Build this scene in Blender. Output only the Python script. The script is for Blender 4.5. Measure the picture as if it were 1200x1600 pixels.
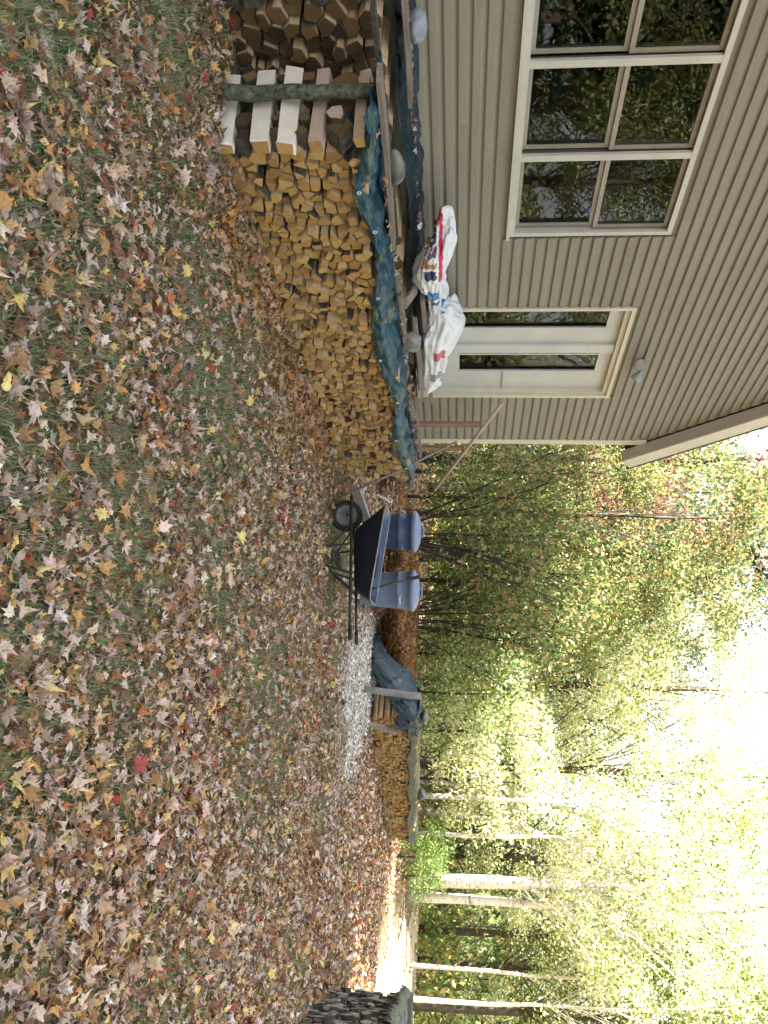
import bpy, bmesh, math, random
import numpy as np
from mathutils import Vector, Matrix
PI = math.pi
rad = math.radians
scene = bpy.context.scene
for o in list(bpy.data.objects):
    bpy.data.objects.remove(o, do_unlink=True)
COL = scene.collection
random.seed(11)
RNG = np.random.default_rng(11)

# ------------------------------------------------------------------ camera
# The photograph was taken with the phone turned, so world "up" points to the right of the picture.
YAW, PITCH, ROLL = rad(23.9), rad(5.36), rad(1.0)
F = Vector((-math.sin(YAW)*math.cos(PITCH), math.cos(YAW)*math.cos(PITCH), -math.sin(PITCH)))
R0 = Vector((math.cos(YAW), math.sin(YAW), 0))
U0 = R0.cross(F)
RV = R0*math.cos(ROLL) + U0*math.sin(ROLL)
UV = RV.cross(F)
cam_d = bpy.data.cameras.new('camera')
cam = bpy.data.objects.new('camera', cam_d)
COL.objects.link(cam)
cam.matrix_world = Matrix(((UV.x, -RV.x, -F.x, 0), (UV.y, -RV.y, -F.y, 0), (UV.z, -RV.z, -F.z, 1.5), (0, 0, 0, 1)))
cam_d.sensor_fit = 'VERTICAL'
cam_d.sensor_height = 36.0
cam_d.sensor_width = 27.0
cam_d.lens = 36.0*1300/1600
cam_d.clip_start = 0.05
cam_d.clip_end = 2000
scene.camera = cam
scene.render.resolution_x, scene.render.resolution_y = 768, 1024

# ------------------------------------------------------------------ light
SUN_EL = rad(36)
SUN_H = Vector((-0.78, -0.62, 0)).normalized()         # horizontal direction towards the sun
to_sun = Vector((SUN_H.x*math.cos(SUN_EL), SUN_H.y*math.cos(SUN_EL), math.sin(SUN_EL)))
sd = bpy.data.lights.new('sun', 'SUN')
sd.energy = 5.0
sd.angle = rad(0.53)
sd.color = (1.0, 0.93, 0.80)
sun = bpy.data.objects.new('sun', sd)
COL.objects.link(sun)
sun.rotation_euler = to_sun.to_track_quat('Z', 'Y').to_euler()
sun.location = (-20, -10, 30)
world = bpy.data.worlds.new('World')
scene.world = world
world.use_nodes = True
wn, wl = world.node_tree.nodes, world.node_tree.links
wn.clear()
w_out = wn.new('ShaderNodeOutputWorld')
w_bg = wn.new('ShaderNodeBackground')
w_sky = wn.new('ShaderNodeTexSky')
w_sky.sky_type = 'NISHITA'
w_sky.sun_disc = False
w_sky.sun_elevation = SUN_EL
w_sky.sun_rotation = math.atan2(SUN_H.x, SUN_H.y)
w_sky.air_density = 1.0
w_sky.dust_density = 2.5
w_sky.ozone_density = 1.0
w_hs = wn.new('ShaderNodeHueSaturation')
w_hs.inputs['Saturation'].default_value = 0.32
wl.new(w_sky.outputs[0], w_hs.inputs['Color'])
wl.new(w_hs.outputs[0], w_bg.inputs['Color'])
w_bg.inputs['Strength'].default_value = 0.07
wl.new(w_bg.outputs[0], w_out.inputs['Surface'])
scene.view_settings.view_transform = 'Standard'
scene.view_settings.look = 'None'
scene.view_settings.gamma = 1.0
scene.view_settings.use_curve_mapping = False
scene.view_settings.exposure = 3.25
scene.cycles.max_bounces = 4
scene.cycles.diffuse_bounces = 3
scene.cycles.glossy_bounces = 3
scene.cycles.transmission_bounces = 3
scene.cycles.transparent_max_bounces = 8
scene.cycles.caustics_reflective = False
scene.cycles.caustics_refractive = False

# ------------------------------------------------------------------ material helpers
def mat(name, rough=0.8):
    m = bpy.data.materials.new(name)
    m.use_nodes = True
    nt = m.node_tree
    b = nt.nodes['Principled BSDF']
    b.inputs['Roughness'].default_value = rough
    return m, nt, b
def N(nt, kind, **kw):
    n = nt.nodes.new(kind)
    for k, v in kw.items():
        if hasattr(n, k) and k not in n.inputs:
            setattr(n, k, v)
        else:
            n.inputs[k].default_value = v
    return n
def ramp(nt, fac, stops, interp='LINEAR'):
    r = nt.nodes.new('ShaderNodeValToRGB')
    r.color_ramp.interpolation = interp
    while len(r.color_ramp.elements) < len(stops):
        r.color_ramp.elements.new(0.5)
    for e, (p, c) in zip(r.color_ramp.elements, stops):
        e.position = p
        e.color = (*c, 1)
    nt.links.new(fac, r.inputs[0])
    return r.outputs[0]
def mixc(nt, fac, a, b, blend='MIX'):
    n = nt.nodes.new('ShaderNodeMix')
    n.data_type = 'RGBA'
    n.blend_type = blend
    for s, v in ((n.inputs[0], fac), (n.inputs[6], a), (n.inputs[7], b)):
        if isinstance(v, (int, float)):
            s.default_value = v
        elif isinstance(v, tuple):
            s.default_value = (*v, 1)
        else:
            nt.links.new(v, s)
    return n.outputs[2]
def math_n(nt, op, a, b=None, c=None):
    n = nt.nodes.new('ShaderNodeMath')
    n.operation = op
    for i, v in enumerate((a, b, c)):
        if v is None:
            continue
        if isinstance(v, (int, float)):
            n.inputs[i].default_value = v
        else:
            nt.links.new(v, n.inputs[i])
    return n.outputs[0]
def noise(nt, vec, scale, detail=4, rough=0.55, dist=0.0):
    n = nt.nodes.new('ShaderNodeTexNoise')
    n.inputs['Scale'].default_value = scale
    n.inputs['Detail'].default_value = detail
    n.inputs['Roughness'].default_value = rough
    n.inputs['Distortion'].default_value = dist
    if vec is not None:
        nt.links.new(vec, n.inputs['Vector'])
    return n.outputs[0]
def coords(nt, which='Object', scale=(1, 1, 1)):
    tc = nt.nodes.new('ShaderNodeTexCoord')
    mp = nt.nodes.new('ShaderNodeMapping')
    mp.inputs['Scale'].default_value = scale
    nt.links.new(tc.outputs[which], mp.inputs[0])
    return mp.outputs[0]
def position(nt, scale=(1, 1, 1)):
    g = nt.nodes.new('ShaderNodeNewGeometry')
    mp = nt.nodes.new('ShaderNodeMapping')
    mp.inputs['Scale'].default_value = scale
    nt.links.new(g.outputs['Position'], mp.inputs[0])
    return mp.outputs[0]
def rand_id(nt):
    g = nt.nodes.new('ShaderNodeNewGeometry')
    o = nt.nodes.new('ShaderNodeObjectInfo')
    s = math_n(nt, 'ADD', g.outputs['Random Per Island'], o.outputs['Random'])
    return math_n(nt, 'FRACT', s)
def bump(nt, b, h, strength=0.3, dist=0.01):
    n = nt.nodes.new('ShaderNodeBump')
    n.inputs['Strength'].default_value = strength
    n.inputs['Distance'].default_value = dist
    nt.links.new(h, n.inputs['Height'])
    nt.links.new(n.outputs[0], b.inputs['Normal'])
def simple(name, c0, c1, scale=8, rough=0.8, bump_s=0.2, metallic=0.0, stretch=(1, 1, 1), per_obj=0.0, detail=5, coord='Object'):
    m, nt, b = mat(name, rough)
    v = coords(nt, coord, stretch)
    n = noise(nt, v, scale, detail)
    col = ramp(nt, n, [(0.3, c0), (0.7, c1)])
    if per_obj:
        r = rand_id(nt)
        k = math_n(nt, 'MULTIPLY_ADD', r, per_obj, 1-per_obj/2)
        h = nt.nodes.new('ShaderNodeHueSaturation')
        nt.links.new(k, h.inputs['Value'])
        nt.links.new(col, h.inputs['Color'])
        col = h.outputs[0]
    nt.links.new(col, b.inputs['Base Color'])
    b.inputs['Metallic'].default_value = metallic
    if bump_s:
        bump(nt, b, n, bump_s, 0.006)
    return m
def leaf_mat(name, trans=0.35, rough=0.6, mottle=0.0):
    """leaf blade: colour attribute on the geometry, thin and partly translucent"""
    m = bpy.data.materials.new(name)
    m.use_nodes = True
    nt = m.node_tree
    nt.nodes.clear()
    out = nt.nodes.new('ShaderNodeOutputMaterial')
    at = nt.nodes.new('ShaderNodeAttribute')
    at.attribute_name = 'Col'
    col = at.outputs['Color']
    if mottle:
        n_ = noise(nt, position(nt), 70, 4, 0.7)
        col = mixc(nt, mottle, col, ramp(nt, n_, [(0.3, (0.45, 0.40, 0.36)), (0.5, (0.95, 0.93, 0.91)), (0.75, (1.25, 1.22, 1.2))]), 'MULTIPLY')
    d = nt.nodes.new('ShaderNodeBsdfPrincipled')
    d.inputs['Roughness'].default_value = rough
    d.inputs['Specular IOR Level'].default_value = 0.35
    nt.links.new(col, d.inputs['Base Color'])
    t = nt.nodes.new('ShaderNodeBsdfTranslucent')
    nt.links.new(col, t.inputs['Color'])
    mx = nt.nodes.new('ShaderNodeMixShader')
    mx.inputs[0].default_value = trans
    nt.links.new(d.outputs[0], mx.inputs[1])
    nt.links.new(t.outputs[0], mx.inputs[2])
    nt.links.new(mx.outputs[0], out.inputs[0])
    return m

# ------------------------------------------------------------------ mesh helpers
def tag(o, label=None, cat=None, group=None, kind=None):
    if label: o['label'] = label
    if cat: o['category'] = cat
    if group: o['group'] = group
    if kind: o['kind'] = kind
    return o
def link(name, me, parent=None, loc=None):
    o = bpy.data.objects.new(name, me)
    COL.objects.link(o)
    if parent is not None:
        o.parent = parent
    if loc is not None:
        o.location = loc
    return o
def empty(name, loc=(0, 0, 0), rz=0):
    o = bpy.data.objects.new(name, None)
    COL.objects.link(o)
    o.location = loc
    o.rotation_euler = (0, 0, rz)
    o.empty_display_size = 0.1
    return o
def np_mesh(name, verts, faces, m, cols=None, smooth=False):
    """verts (n,3), faces (k,c) with constant c"""
    me = bpy.data.meshes.new(name)
    verts = np.asarray(verts, np.float32)
    faces = np.asarray(faces, np.int32)
    k, c = faces.shape
    me.vertices.add(len(verts))
    me.vertices.foreach_set('co', verts.ravel())
    me.loops.add(k*c)
    me.loops.foreach_set('vertex_index', faces.ravel())
    me.polygons.add(k)
    me.polygons.foreach_set('loop_start', np.arange(0, k*c, c, dtype=np.int32))
    if smooth:
        me.polygons.foreach_set('use_smooth', np.ones(k, bool))
    if cols is not None:
        a = me.color_attributes.new('Col', 'FLOAT_COLOR', 'POINT')
        cc = np.ones((len(verts), 4), np.float32)
        cc[:, :3] = cols
        a.data.foreach_set('color', cc.ravel())
    me.update(calc_edges=True)
    me.materials.append(m)
    return me
class MB:
    def __init__(s):
        s.v, s.f, s.m = [], [], []
    def add(s, vs, fs, mi=0):
        o = len(s.v)
        s.v += [tuple(v) for v in vs]
        s.f += [tuple(i+o for i in f) for f in fs]
        s.m += [mi]*len(fs)
        return s
    def box(s, x0, x1, y0, y1, z0, z1, mi=0, M=None):
        vs = [Vector(p) for p in ((x0, y0, z0), (x1, y0, z0), (x1, y1, z0), (x0, y1, z0), (x0, y0, z1), (x1, y0, z1), (x1, y1, z1), (x0, y1, z1))]
        if M is not None:
            vs = [M @ v for v in vs]
        return s.add(vs, [(0, 3, 2, 1), (4, 5, 6, 7), (0, 1, 5, 4), (1, 2, 6, 5), (2, 3, 7, 6), (3, 0, 4, 7)], mi)
    def tube(s, pts, rs, n=8, mi=0, cap=True):
        pts = [Vector(p) for p in pts]
        if not isinstance(rs, (list, tuple)):
            rs = [rs]*len(pts)
        rings = []
        up = Vector((0.13, 0.31, 0.94))
        for i, p in enumerate(pts):
            t = (pts[min(i+1, len(pts)-1)] - pts[max(i-1, 0)]).normalized()
            a = t.cross(up)
            if a.length < 1e-3:
                a = t.cross(Vector((1, 0, 0)))
            a.normalize()
            b = t.cross(a)
            rings.append([p + (a*math.cos(2*PI*k/n) + b*math.sin(2*PI*k/n))*rs[i] for k in range(n)])
        vs = [q for r in rings for q in r]
        fs = []
        for i in range(len(pts)-1):
            for k in range(n):
                fs.append((i*n+k, i*n+(k+1) % n, (i+1)*n+(k+1) % n, (i+1)*n+k))
        if cap:
            fs.append(tuple(range(n))[::-1])
            fs.append(tuple((len(pts)-1)*n+k for k in range(n)))
        return s.add(vs, fs, mi)
    def lathe(s, prof, n=24, mi=0, c=(0, 0, 0)):
        """prof [(r,z)...] from bottom to top round the z axis"""
        vs = []
        for r, z in prof:
            vs += [(c[0]+r*math.cos(2*PI*k/n), c[1]+r*math.sin(2*PI*k/n), c[2]+z) for k in range(n)]
        fs = []
        for i in range(len(prof)-1):
            for k in range(n):
                fs.append((i*n+k, i*n+(k+1) % n, (i+1)*n+(k+1) % n, (i+1)*n+k))
        return s.add(vs, fs, mi)
    def build(s, name, mats, parent=None, smooth=False, bevel=0.0, loc=None):
        me = bpy.data.meshes.new(name)
        me.from_pydata([tuple(v) for v in s.v], [], s.f)
        for m in (mats if isinstance(mats, (list, tuple)) else [mats]):
            me.materials.append(m)
        me.polygons.foreach_set('material_index', s.m)
        if bevel:
            bm = bmesh.new()
            bm.from_mesh(me)
            bmesh.ops.bevel(bm, geom=list(bm.edges), offset=bevel, segments=1, affect='EDGES')
            bm.to_mesh(me)
            bm.free()
        if smooth:
            me.polygons.foreach_set('use_smooth', [True]*len(me.polygons))
        me.update()
        return link(name, me, parent, loc)
def vnoise(p, seed=0):
    """cheap smooth noise for vertices, -1..1"""
    x, y, z = p
    s = seed*1.7
    return (math.sin(x*1.7+y*2.3+s)+math.sin(y*3.1-z*2.7+s*2)+math.sin(z*3.7+x*2.9-s)+math.sin(x*5.3-y*4.7+z*6.1+s*3)*0.5)/3.5

# ------------------------------------------------------------------ materials
M = {}
def make_ground_mat():
    m, nt, b = mat('lawn_soil', 0.95)
    p = position(nt)
    big = noise(nt, p, 0.55, 3)
    mid = noise(nt, p, 9, 5, 0.7)
    base = ramp(nt, mid, [(0.25, (0.055, 0.040, 0.025)), (0.5, (0.14, 0.105, 0.06)), (0.75, (0.24, 0.18, 0.11))])
    green = ramp(nt, mid, [(0.25, (0.03, 0.042, 0.02)), (0.6, (0.10, 0.125, 0.055)), (0.85, (0.16, 0.17, 0.09))])
    gf = ramp(nt, big, [(0.42, (0, 0, 0)), (0.62, (1, 1, 1))])
    c = mixc(nt, gf, base, green)
    # far litter: cells of leaf colour, for the distance where single leaves are no longer told apart
    vo = nt.nodes.new('ShaderNodeTexVoronoi')
    vo.inputs['Scale'].default_value = 13
    nt.links.new(p, vo.inputs['Vector'])
    sep = nt.nodes.new('ShaderNodeSeparateColor')
    nt.links.new(vo.outputs['Color'], sep.inputs[0])
    leafc = ramp(nt, sep.outputs[0], [(0.0, (0.10, 0.055, 0.03)), (0.25, (0.22, 0.13, 0.075)), (0.45, (0.34, 0.22, 0.13)), (0.62, (0.30, 0.24, 0.20)), (0.75, (0.42, 0.29, 0.12)), (0.86, (0.26, 0.085, 0.04)), (0.95, (0.45, 0.40, 0.34))], 'CONSTANT')
    cover = math_n(nt, 'GREATER_THAN', sep.outputs[1], 0.42)
    c = mixc(nt, cover, c, leafc)
    nt.links.new(c, b.inputs['Base Color'])
    bump(nt, b, mid, 0.6, 0.03)
    return m
M['ground'] = make_ground_mat()
M['litter'] = leaf_mat('fallen_leaf', 0.12, 0.65, 0.75)
M['foliage'] = leaf_mat('tree_foliage', 0.5, 0.5)
M['grass'] = leaf_mat('grass_blade', 0.25, 0.6)
def wood_end(name, c0, c1, c2):
    m, nt, b = mat(name, 0.85)
    r = rand_id(nt)
    p = position(nt)
    n = noise(nt, p, 38, 5, 0.75, 0.8)
    c = ramp(nt, r, [(0.0, (c0[0]*.55, c0[1]*.62, c0[2]*.8)), (0.10, c0), (0.5, c1), (0.95, c2), (1.0, (c2[0]*.9, c2[1]*.98, c2[2]*1.3))])
    c = mixc(nt, 0.55, c, ramp(nt, n, [(0.3, (0.45, 0.40, 0.36)), (0.7, (1.1, 1.08, 1.05))]), 'MULTIPLY')
    nt.links.new(c, b.inputs['Base Color'])
    bump(nt, b, n, 0.35, 0.006)
    return m
M['end'] = wood_end('cut_log_end', (0.35, 0.188, 0.054), (0.48, 0.285, 0.092), (0.58, 0.375, 0.145))
M['end_dull'] = wood_end('dull_shaded_log_end', (0.07, 0.042, 0.018), (0.115, 0.07, 0.03), (0.19, 0.12, 0.05))  # dull ends, also darkened to carry the deep shade on the back row
M['end_grey'] = wood_end('skylit_grey_log_end', (0.10, 0.10, 0.10), (0.22, 0.22, 0.23), (0.36, 0.35, 0.33))  # grey puts the bluish skylight on this face into the end colour
M['split'] = simple('split_wood_side', (0.40, 0.27, 0.14), (0.58, 0.43, 0.25), 6, 0.85, 0.4, stretch=(3, 3, 3), per_obj=0.3)
M['split_white'] = simple('pale_split_wood', (0.66, 0.58, 0.48), (0.80, 0.75, 0.67), 7, 0.8, 0.4, per_obj=0.2)
M['split_pink'] = simple('pinkish_split_wood', (0.42, 0.30, 0.23), (0.60, 0.47, 0.38), 7, 0.8, 0.4, per_obj=0.2)
M['bark'] = simple('log_bark', (0.025, 0.022, 0.018), (0.11, 0.095, 0.075), 22, 0.95, 0.9, per_obj=0.3)
M['lichen_bark'] = simple('lichen_bark', (0.010, 0.010, 0.008), (0.17, 0.18, 0.13), 26, 0.95, 1.0, detail=8)
M['trunk'] = simple('tree_bark', (0.035, 0.028, 0.022), (0.12, 0.10, 0.08), 9, 0.95, 0.8, stretch=(3, 3, 0.6))
M['twig'] = simple('dark_twig', (0.02, 0.017, 0.014), (0.06, 0.05, 0.04), 12, 0.9, 0.3)
def birch():
    m, nt, b = mat('birch_bark', 0.7)
    v = coords(nt, 'Object', (1.2, 1.2, 5.0))
    n = noise(nt, v, 3.4, 6, 0.7)
    v2 = coords(nt, 'Object', (6, 6, 1.0))
    n2 = noise(nt, v2, 2, 3)
    c = ramp(nt, n, [(0.36, (0.06, 0.05, 0.045)), (0.44, (0.62, 0.59, 0.54)), (0.8, (0.78, 0.76, 0.72))])
    c = mixc(nt, 0.3, c, ramp(nt, n2, [(0.3, (0.5, 0.46, 0.4)), (0.7, (1, 1, 1))]), 'MULTIPLY')
    nt.links.new(c, b.inputs['Base Color'])
    bump(nt, b, n, 0.4, 0.01)
    return m
M['birch'] = birch()
def siding():
    m, nt, b = mat('vinyl_siding', 0.6)
    v = position(nt, (3, 0.35, 6))
    n = noise(nt, v, 2.5, 4)
    v2 = position(nt)
    n2 = noise(nt, v2, 45, 3)
    c = ramp(nt, n, [(0.3, (0.238, 0.213, 0.170)), (0.7, (0.270, 0.243, 0.196))])
    rid = rand_id(nt)
    c = mixc(nt, 1.0, c, ramp(nt, rid, [(0.0, (0.95, 0.95, 0.955)), (1.0, (1.04, 1.04, 1.03))]), 'MULTIPLY')
    n4 = noise(nt, position(nt, (1, 0.5, 0.9)), 0.9, 5, 0.65)
    c = mixc(nt, 0.5, c, ramp(nt, n4, [(0.3, (0.82, 0.82, 0.80)), (0.6, (1.03, 1.03, 1.03))]), 'MULTIPLY')
    c = mixc(nt, 0.18, c, ramp(nt, n2, [(0.3, (0.6, 0.6, 0.58)), (0.7, (1.1, 1.1, 1.1))]), 'MULTIPLY')
    nt.links.new(c, b.inputs['Base Color'])
    bump(nt, b, n2, 0.08, 0.002)
    return m
M['siding'] = siding()
M['trim'] = simple('cream_trim', (0.58, 0.54, 0.44), (0.66, 0.62, 0.52), 3, 0.55, 0.05)
M['white_frame'] = simple('white_frame', (0.50, 0.49, 0.45), (0.58, 0.57, 0.53), 4, 0.45, 0.04)
M['sash'] = simple('tan_sash', (0.30, 0.27, 0.23), (0.38, 0.35, 0.30), 4, 0.5, 0.05)
M['door_paint'] = simple('door_paint', (0.52, 0.525, 0.51), (0.60, 0.605, 0.59), 3, 0.5, 0.05)
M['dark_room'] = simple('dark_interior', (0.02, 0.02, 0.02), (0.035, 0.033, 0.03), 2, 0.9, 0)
M['shingle'] = simple('roof_shingle', (0.06, 0.055, 0.05), (0.12, 0.11, 0.10), 20, 0.95, 0.6)
M['soffit'] = simple('soffit', (0.40, 0.37, 0.33), (0.46, 0.43, 0.38), 3, 0.7, 0.05)
def glass():
    m = bpy.data.materials.new('window_glass')
    m.use_nodes = True
    nt = m.node_tree
    nt.nodes.clear()
    out = nt.nodes.new('ShaderNodeOutputMaterial')
    g = nt.nodes.new('ShaderNodeBsdfGlossy')
    g.inputs['Roughness'].default_value = 0.012
    nrm = nt.nodes.new('ShaderNodeBump')
    nrm.inputs['Strength'].default_value = 0.03
    nrm.inputs['Distance'].default_value = 0.02
    nt.links.new(noise(nt, position(nt), 2.5, 2), nrm.inputs['Height'])
    nt.links.new(nrm.outputs[0], g.inputs['Normal'])
    t = nt.nodes.new('ShaderNodeBsdfTransparent')
    t.inputs['Color'].default_value = (0.72, 0.78, 0.76, 1)
    fr = nt.nodes.new('ShaderNodeFresnel')
    fr.inputs['IOR'].default_value = 1.5
    mx = nt.nodes.new('ShaderNodeMixShader')
    nt.links.new(fr.outputs[0], mx.inputs[0])
    nt.links.new(t.outputs[0], mx.inputs[1])
    nt.links.new(g.outputs[0], mx.inputs[2])
    nt.links.new(mx.outputs[0], out.inputs[0])
    return m
M['glass'] = glass()
def tarp_mat(name, blue0, blue1, pale, pale_amt, rough=0.38):
    m, nt, b = mat(name, rough)
    p = position(nt)
    n = noise(nt, p, 3.2, 5, 0.6)
    c = ramp(nt, n, [(0.3, blue0), (0.7, blue1)])
    n2 = noise(nt, position(nt, (2, 2.4, 5)), 1.1, 4, 0.6, 0.4)
    f = ramp(nt, n2, [(pale_amt, (0, 0, 0)), (pale_amt+0.1, (1, 1, 1))])
    c = mixc(nt, f, c, pale)
    w = nt.nodes.new('ShaderNodeTexWave')
    w.inputs['Scale'].default_value = 60
    nt.links.new(p, w.inputs['Vector'])
    nt.links.new(c, b.inputs['Base Color'])
    n3 = noise(nt, position(nt), 26, 4, 0.6, 0.6)
    bump(nt, b, n3, 0.7, 0.02)
    return m
M['tarp'] = tarp_mat('blue_green_tarp', (0.004, 0.034, 0.052), (0.008, 0.070, 0.105), (0.15, 0.19, 0.11), 0.57)  # pale yellow-green blotches paint reflections onto the sheet
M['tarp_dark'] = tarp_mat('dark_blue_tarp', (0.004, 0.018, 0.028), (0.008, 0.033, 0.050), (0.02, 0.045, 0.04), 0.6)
M['tarp_far'] = tarp_mat('olive_tarp', (0.016, 0.020, 0.016), (0.035, 0.040, 0.032), (0.17, 0.18, 0.14), 0.60)
M['tarp_blue'] = tarp_mat('faded_blue_tarp', (0.006, 0.022, 0.036), (0.013, 0.042, 0.066), (0.035, 0.06, 0.078), 0.6)
M['board'] = simple('weathered_board', (0.14, 0.11, 0.09), (0.34, 0.27, 0.22), 5, 0.9, 0.4, stretch=(8, 0.7, 8), per_obj=0.3)
M['board_brown'] = simple('brown_board', (0.20, 0.115, 0.075), (0.30, 0.18, 0.12), 5, 0.85, 0.3, stretch=(6, 6, 0.8))
M['rail'] = simple('rail_wood', (0.42, 0.31, 0.28), (0.55, 0.43, 0.39), 6, 0.8, 0.2)
M['stone_blue'] = simple('blue_grey_stone', (0.20, 0.24, 0.29), (0.33, 0.37, 0.42), 9, 0.9, 0.5)
M['stone_dark'] = simple('mossy_stone', (0.05, 0.05, 0.045), (0.24, 0.25, 0.22), 6, 0.95, 0.7)
M['stone_grey'] = simple('grey_stone', (0.15, 0.155, 0.15), (0.30, 0.30, 0.29), 7, 0.92, 0.5)
M['barrow_blue'] = simple('navy_barrow_paint', (0.003, 0.005, 0.014), (0.007, 0.012, 0.03), 7, 0.6, 0.15)
M['barrow_inside'] = simple('worn_blue_paint', (0.02, 0.045, 0.12), (0.05, 0.09, 0.20), 5, 0.45, 0.15)
M['rim_worn'] = simple('worn_steel_edge', (0.18, 0.18, 0.18), (0.38, 0.37, 0.36), 15, 0.5, 0.1, 0.5)
M['black_steel'] = simple('black_steel', (0.012, 0.012, 0.014), (0.03, 0.03, 0.032), 12, 0.5, 0.1)
M['rubber'] = simple('tyre_rubber', (0.012, 0.012, 0.012), (0.03, 0.03, 0.03), 20, 0.85, 0.2)
M['wheel_rim'] = simple('dusty_wheel_rim', (0.10, 0.11, 0.11), (0.19, 0.20, 0.19), 9, 0.6, 0.1)
M['can'] = simple('blue_grey_plastic', (0.125, 0.165, 0.265), (0.165, 0.212, 0.315), 3, 0.5, 0.06)
M['can_deep'] = simple('deep_blue_plastic', (0.035, 0.06, 0.15), (0.06, 0.095, 0.21), 3, 0.45, 0.06)
M['can_lid'] = simple('blue_grey_lid', (0.15, 0.20, 0.32), (0.20, 0.255, 0.385), 3, 0.42, 0.05)
M['can_dark'] = simple('dark_blue_band', (0.05, 0.07, 0.15), (0.07, 0.10, 0.20), 3, 0.5, 0.05)
M['white_plastic'] = simple('white_plastic', (0.62, 0.63, 0.66), (0.74, 0.75, 0.77), 4, 0.5, 0.05)
M['grey_plank'] = simple('pale_grey_plank', (0.42, 0.43, 0.46), (0.58, 0.59, 0.62), 5, 0.7, 0.15)
M['lamp_grey'] = simple('lamp_grey', (0.26, 0.27, 0.28), (0.34, 0.35, 0.36), 6, 0.45, 0.05)
M['lamp_glass'] = simple('lamp_lens', (0.42, 0.43, 0.40), (0.50, 0.51, 0.48), 6, 0.2, 0.05)
M['chips'] = leaf_mat('wood_chip', 0.05, 0.85)

# ------------------------------------------------------------------ ground
def ground_h(x, y):
    d = np.hypot(x, y)
    near = np.clip((d-26)/30, 0, 1)
    return near*(0.5*np.sin(x*0.07+1.0)*np.cos(y*0.05)+0.15*np.sin(x*0.3+y*0.21)) - 0.0
def make_ground():
    a = np.concatenate([-np.geomspace(900, 40, 14), np.linspace(-38, 38, 96), np.geomspace(40, 900, 14)])
    gx, gy = np.meshgrid(a, a + 12, indexing='ij')
    z = ground_h(gx, gy)
    n = len(a)
    v = np.stack([gx, gy, z], -1).reshape(-1, 3)
    i = np.arange(n-1)
    q = (i[:, None]*n + i[None, :]).ravel()
    f = np.stack([q, q+n, q+n+1, q+1], -1)
    o = link('ground', np_mesh('ground', v, f, M['ground'], smooth=True))
    return tag(o, 'shaded lawn strewn with fallen autumn leaves', 'lawn', kind='structure')
ground = make_ground()

# ------------------------------------------------------------------ house
WX = -5.36
Y0, Y1, YR = -0.64, 9.74, 4.55
EAVE = 3.79
PITCH_T = 1.22
def wall_half(z):
    """y range of the gable wall at height z"""
    if z <= EAVE:
        return Y0, Y1
    k = (z-EAVE)/PITCH_T
    return Y0+k, Y1-k
RIDGE = EAVE + (Y1-YR)*PITCH_T
house = tag(empty('house', (WX, YR, 0)), 'house with tan lap siding, cream trim and a steep gable roof', 'house')
def hp(mb, name, mats, parent=None, **kw):
    """part of the house given in world coordinates"""
    o = mb.build(name, mats, None, **kw)
    for v in o.data.vertices:
        v.co -= Vector((WX, YR, 0))
    o.parent = parent if parent is not None else house
    return o
WIN = (3.32, 5.88, 1.88, 3.29)      # y0 y1 z0 z1
DOOR = (6.95, 8.55, 0.98, 3.16)
# shell behind the siding (leaves the two openings free)
mb = MB()
T = 0.16
def wall_rect(mb, ya, yb, za, zb):
    mb.box(WX-T, WX-0.004, ya, yb, za, zb)
mb2 = MB()
wall_rect(mb2, Y0, WIN[0], 0.0, EAVE)
wall_rect(mb2, WIN[0], WIN[1], 0.0, WIN[2])
wall_rect(mb2, WIN[0], WIN[1], WIN[3], EAVE)
wall_rect(mb2, WIN[1], DOOR[0], 0.0, EAVE)
wall_rect(mb2, DOOR[0], DOOR[1], 0.0, DOOR[2])
wall_rect(mb2, DOOR[0], DOOR[1], DOOR[3], EAVE)
wall_rect(mb2, DOOR[1], Y1, 0.0, EAVE)
# gable triangle
mb2.add([(WX-0.004, Y0, EAVE), (WX-0.004, Y1, EAVE), (WX-0.004, YR, RIDGE), (WX-T, Y0, EAVE), (WX-T, Y1, EAVE), (WX-T, YR, RIDGE)],
        [(0, 1, 2), (5, 4, 3), (1, 4, 5, 2), (0, 2, 5, 3)])
# other walls
mb2.box(-14.4, WX-T, Y0, Y0+T, 0, EAVE)
mb2.box(-14.4, WX-T, Y1-T, Y1, 0, EAVE)
mb2.box(-14.4, -14.24, Y0+T, Y1-T, 0, EAVE)
mb2.add([(-14.24, Y0, EAVE), (-14.24, Y1, EAVE), (-14.24, YR, RIDGE)], [(0, 1, 2)])
hp(mb2, 'wall', M['siding'])
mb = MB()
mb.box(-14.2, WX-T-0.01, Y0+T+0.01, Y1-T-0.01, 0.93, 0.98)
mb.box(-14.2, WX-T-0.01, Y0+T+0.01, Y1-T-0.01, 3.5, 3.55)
hp(mb, 'interior_floor', M['dark_room'])
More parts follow.
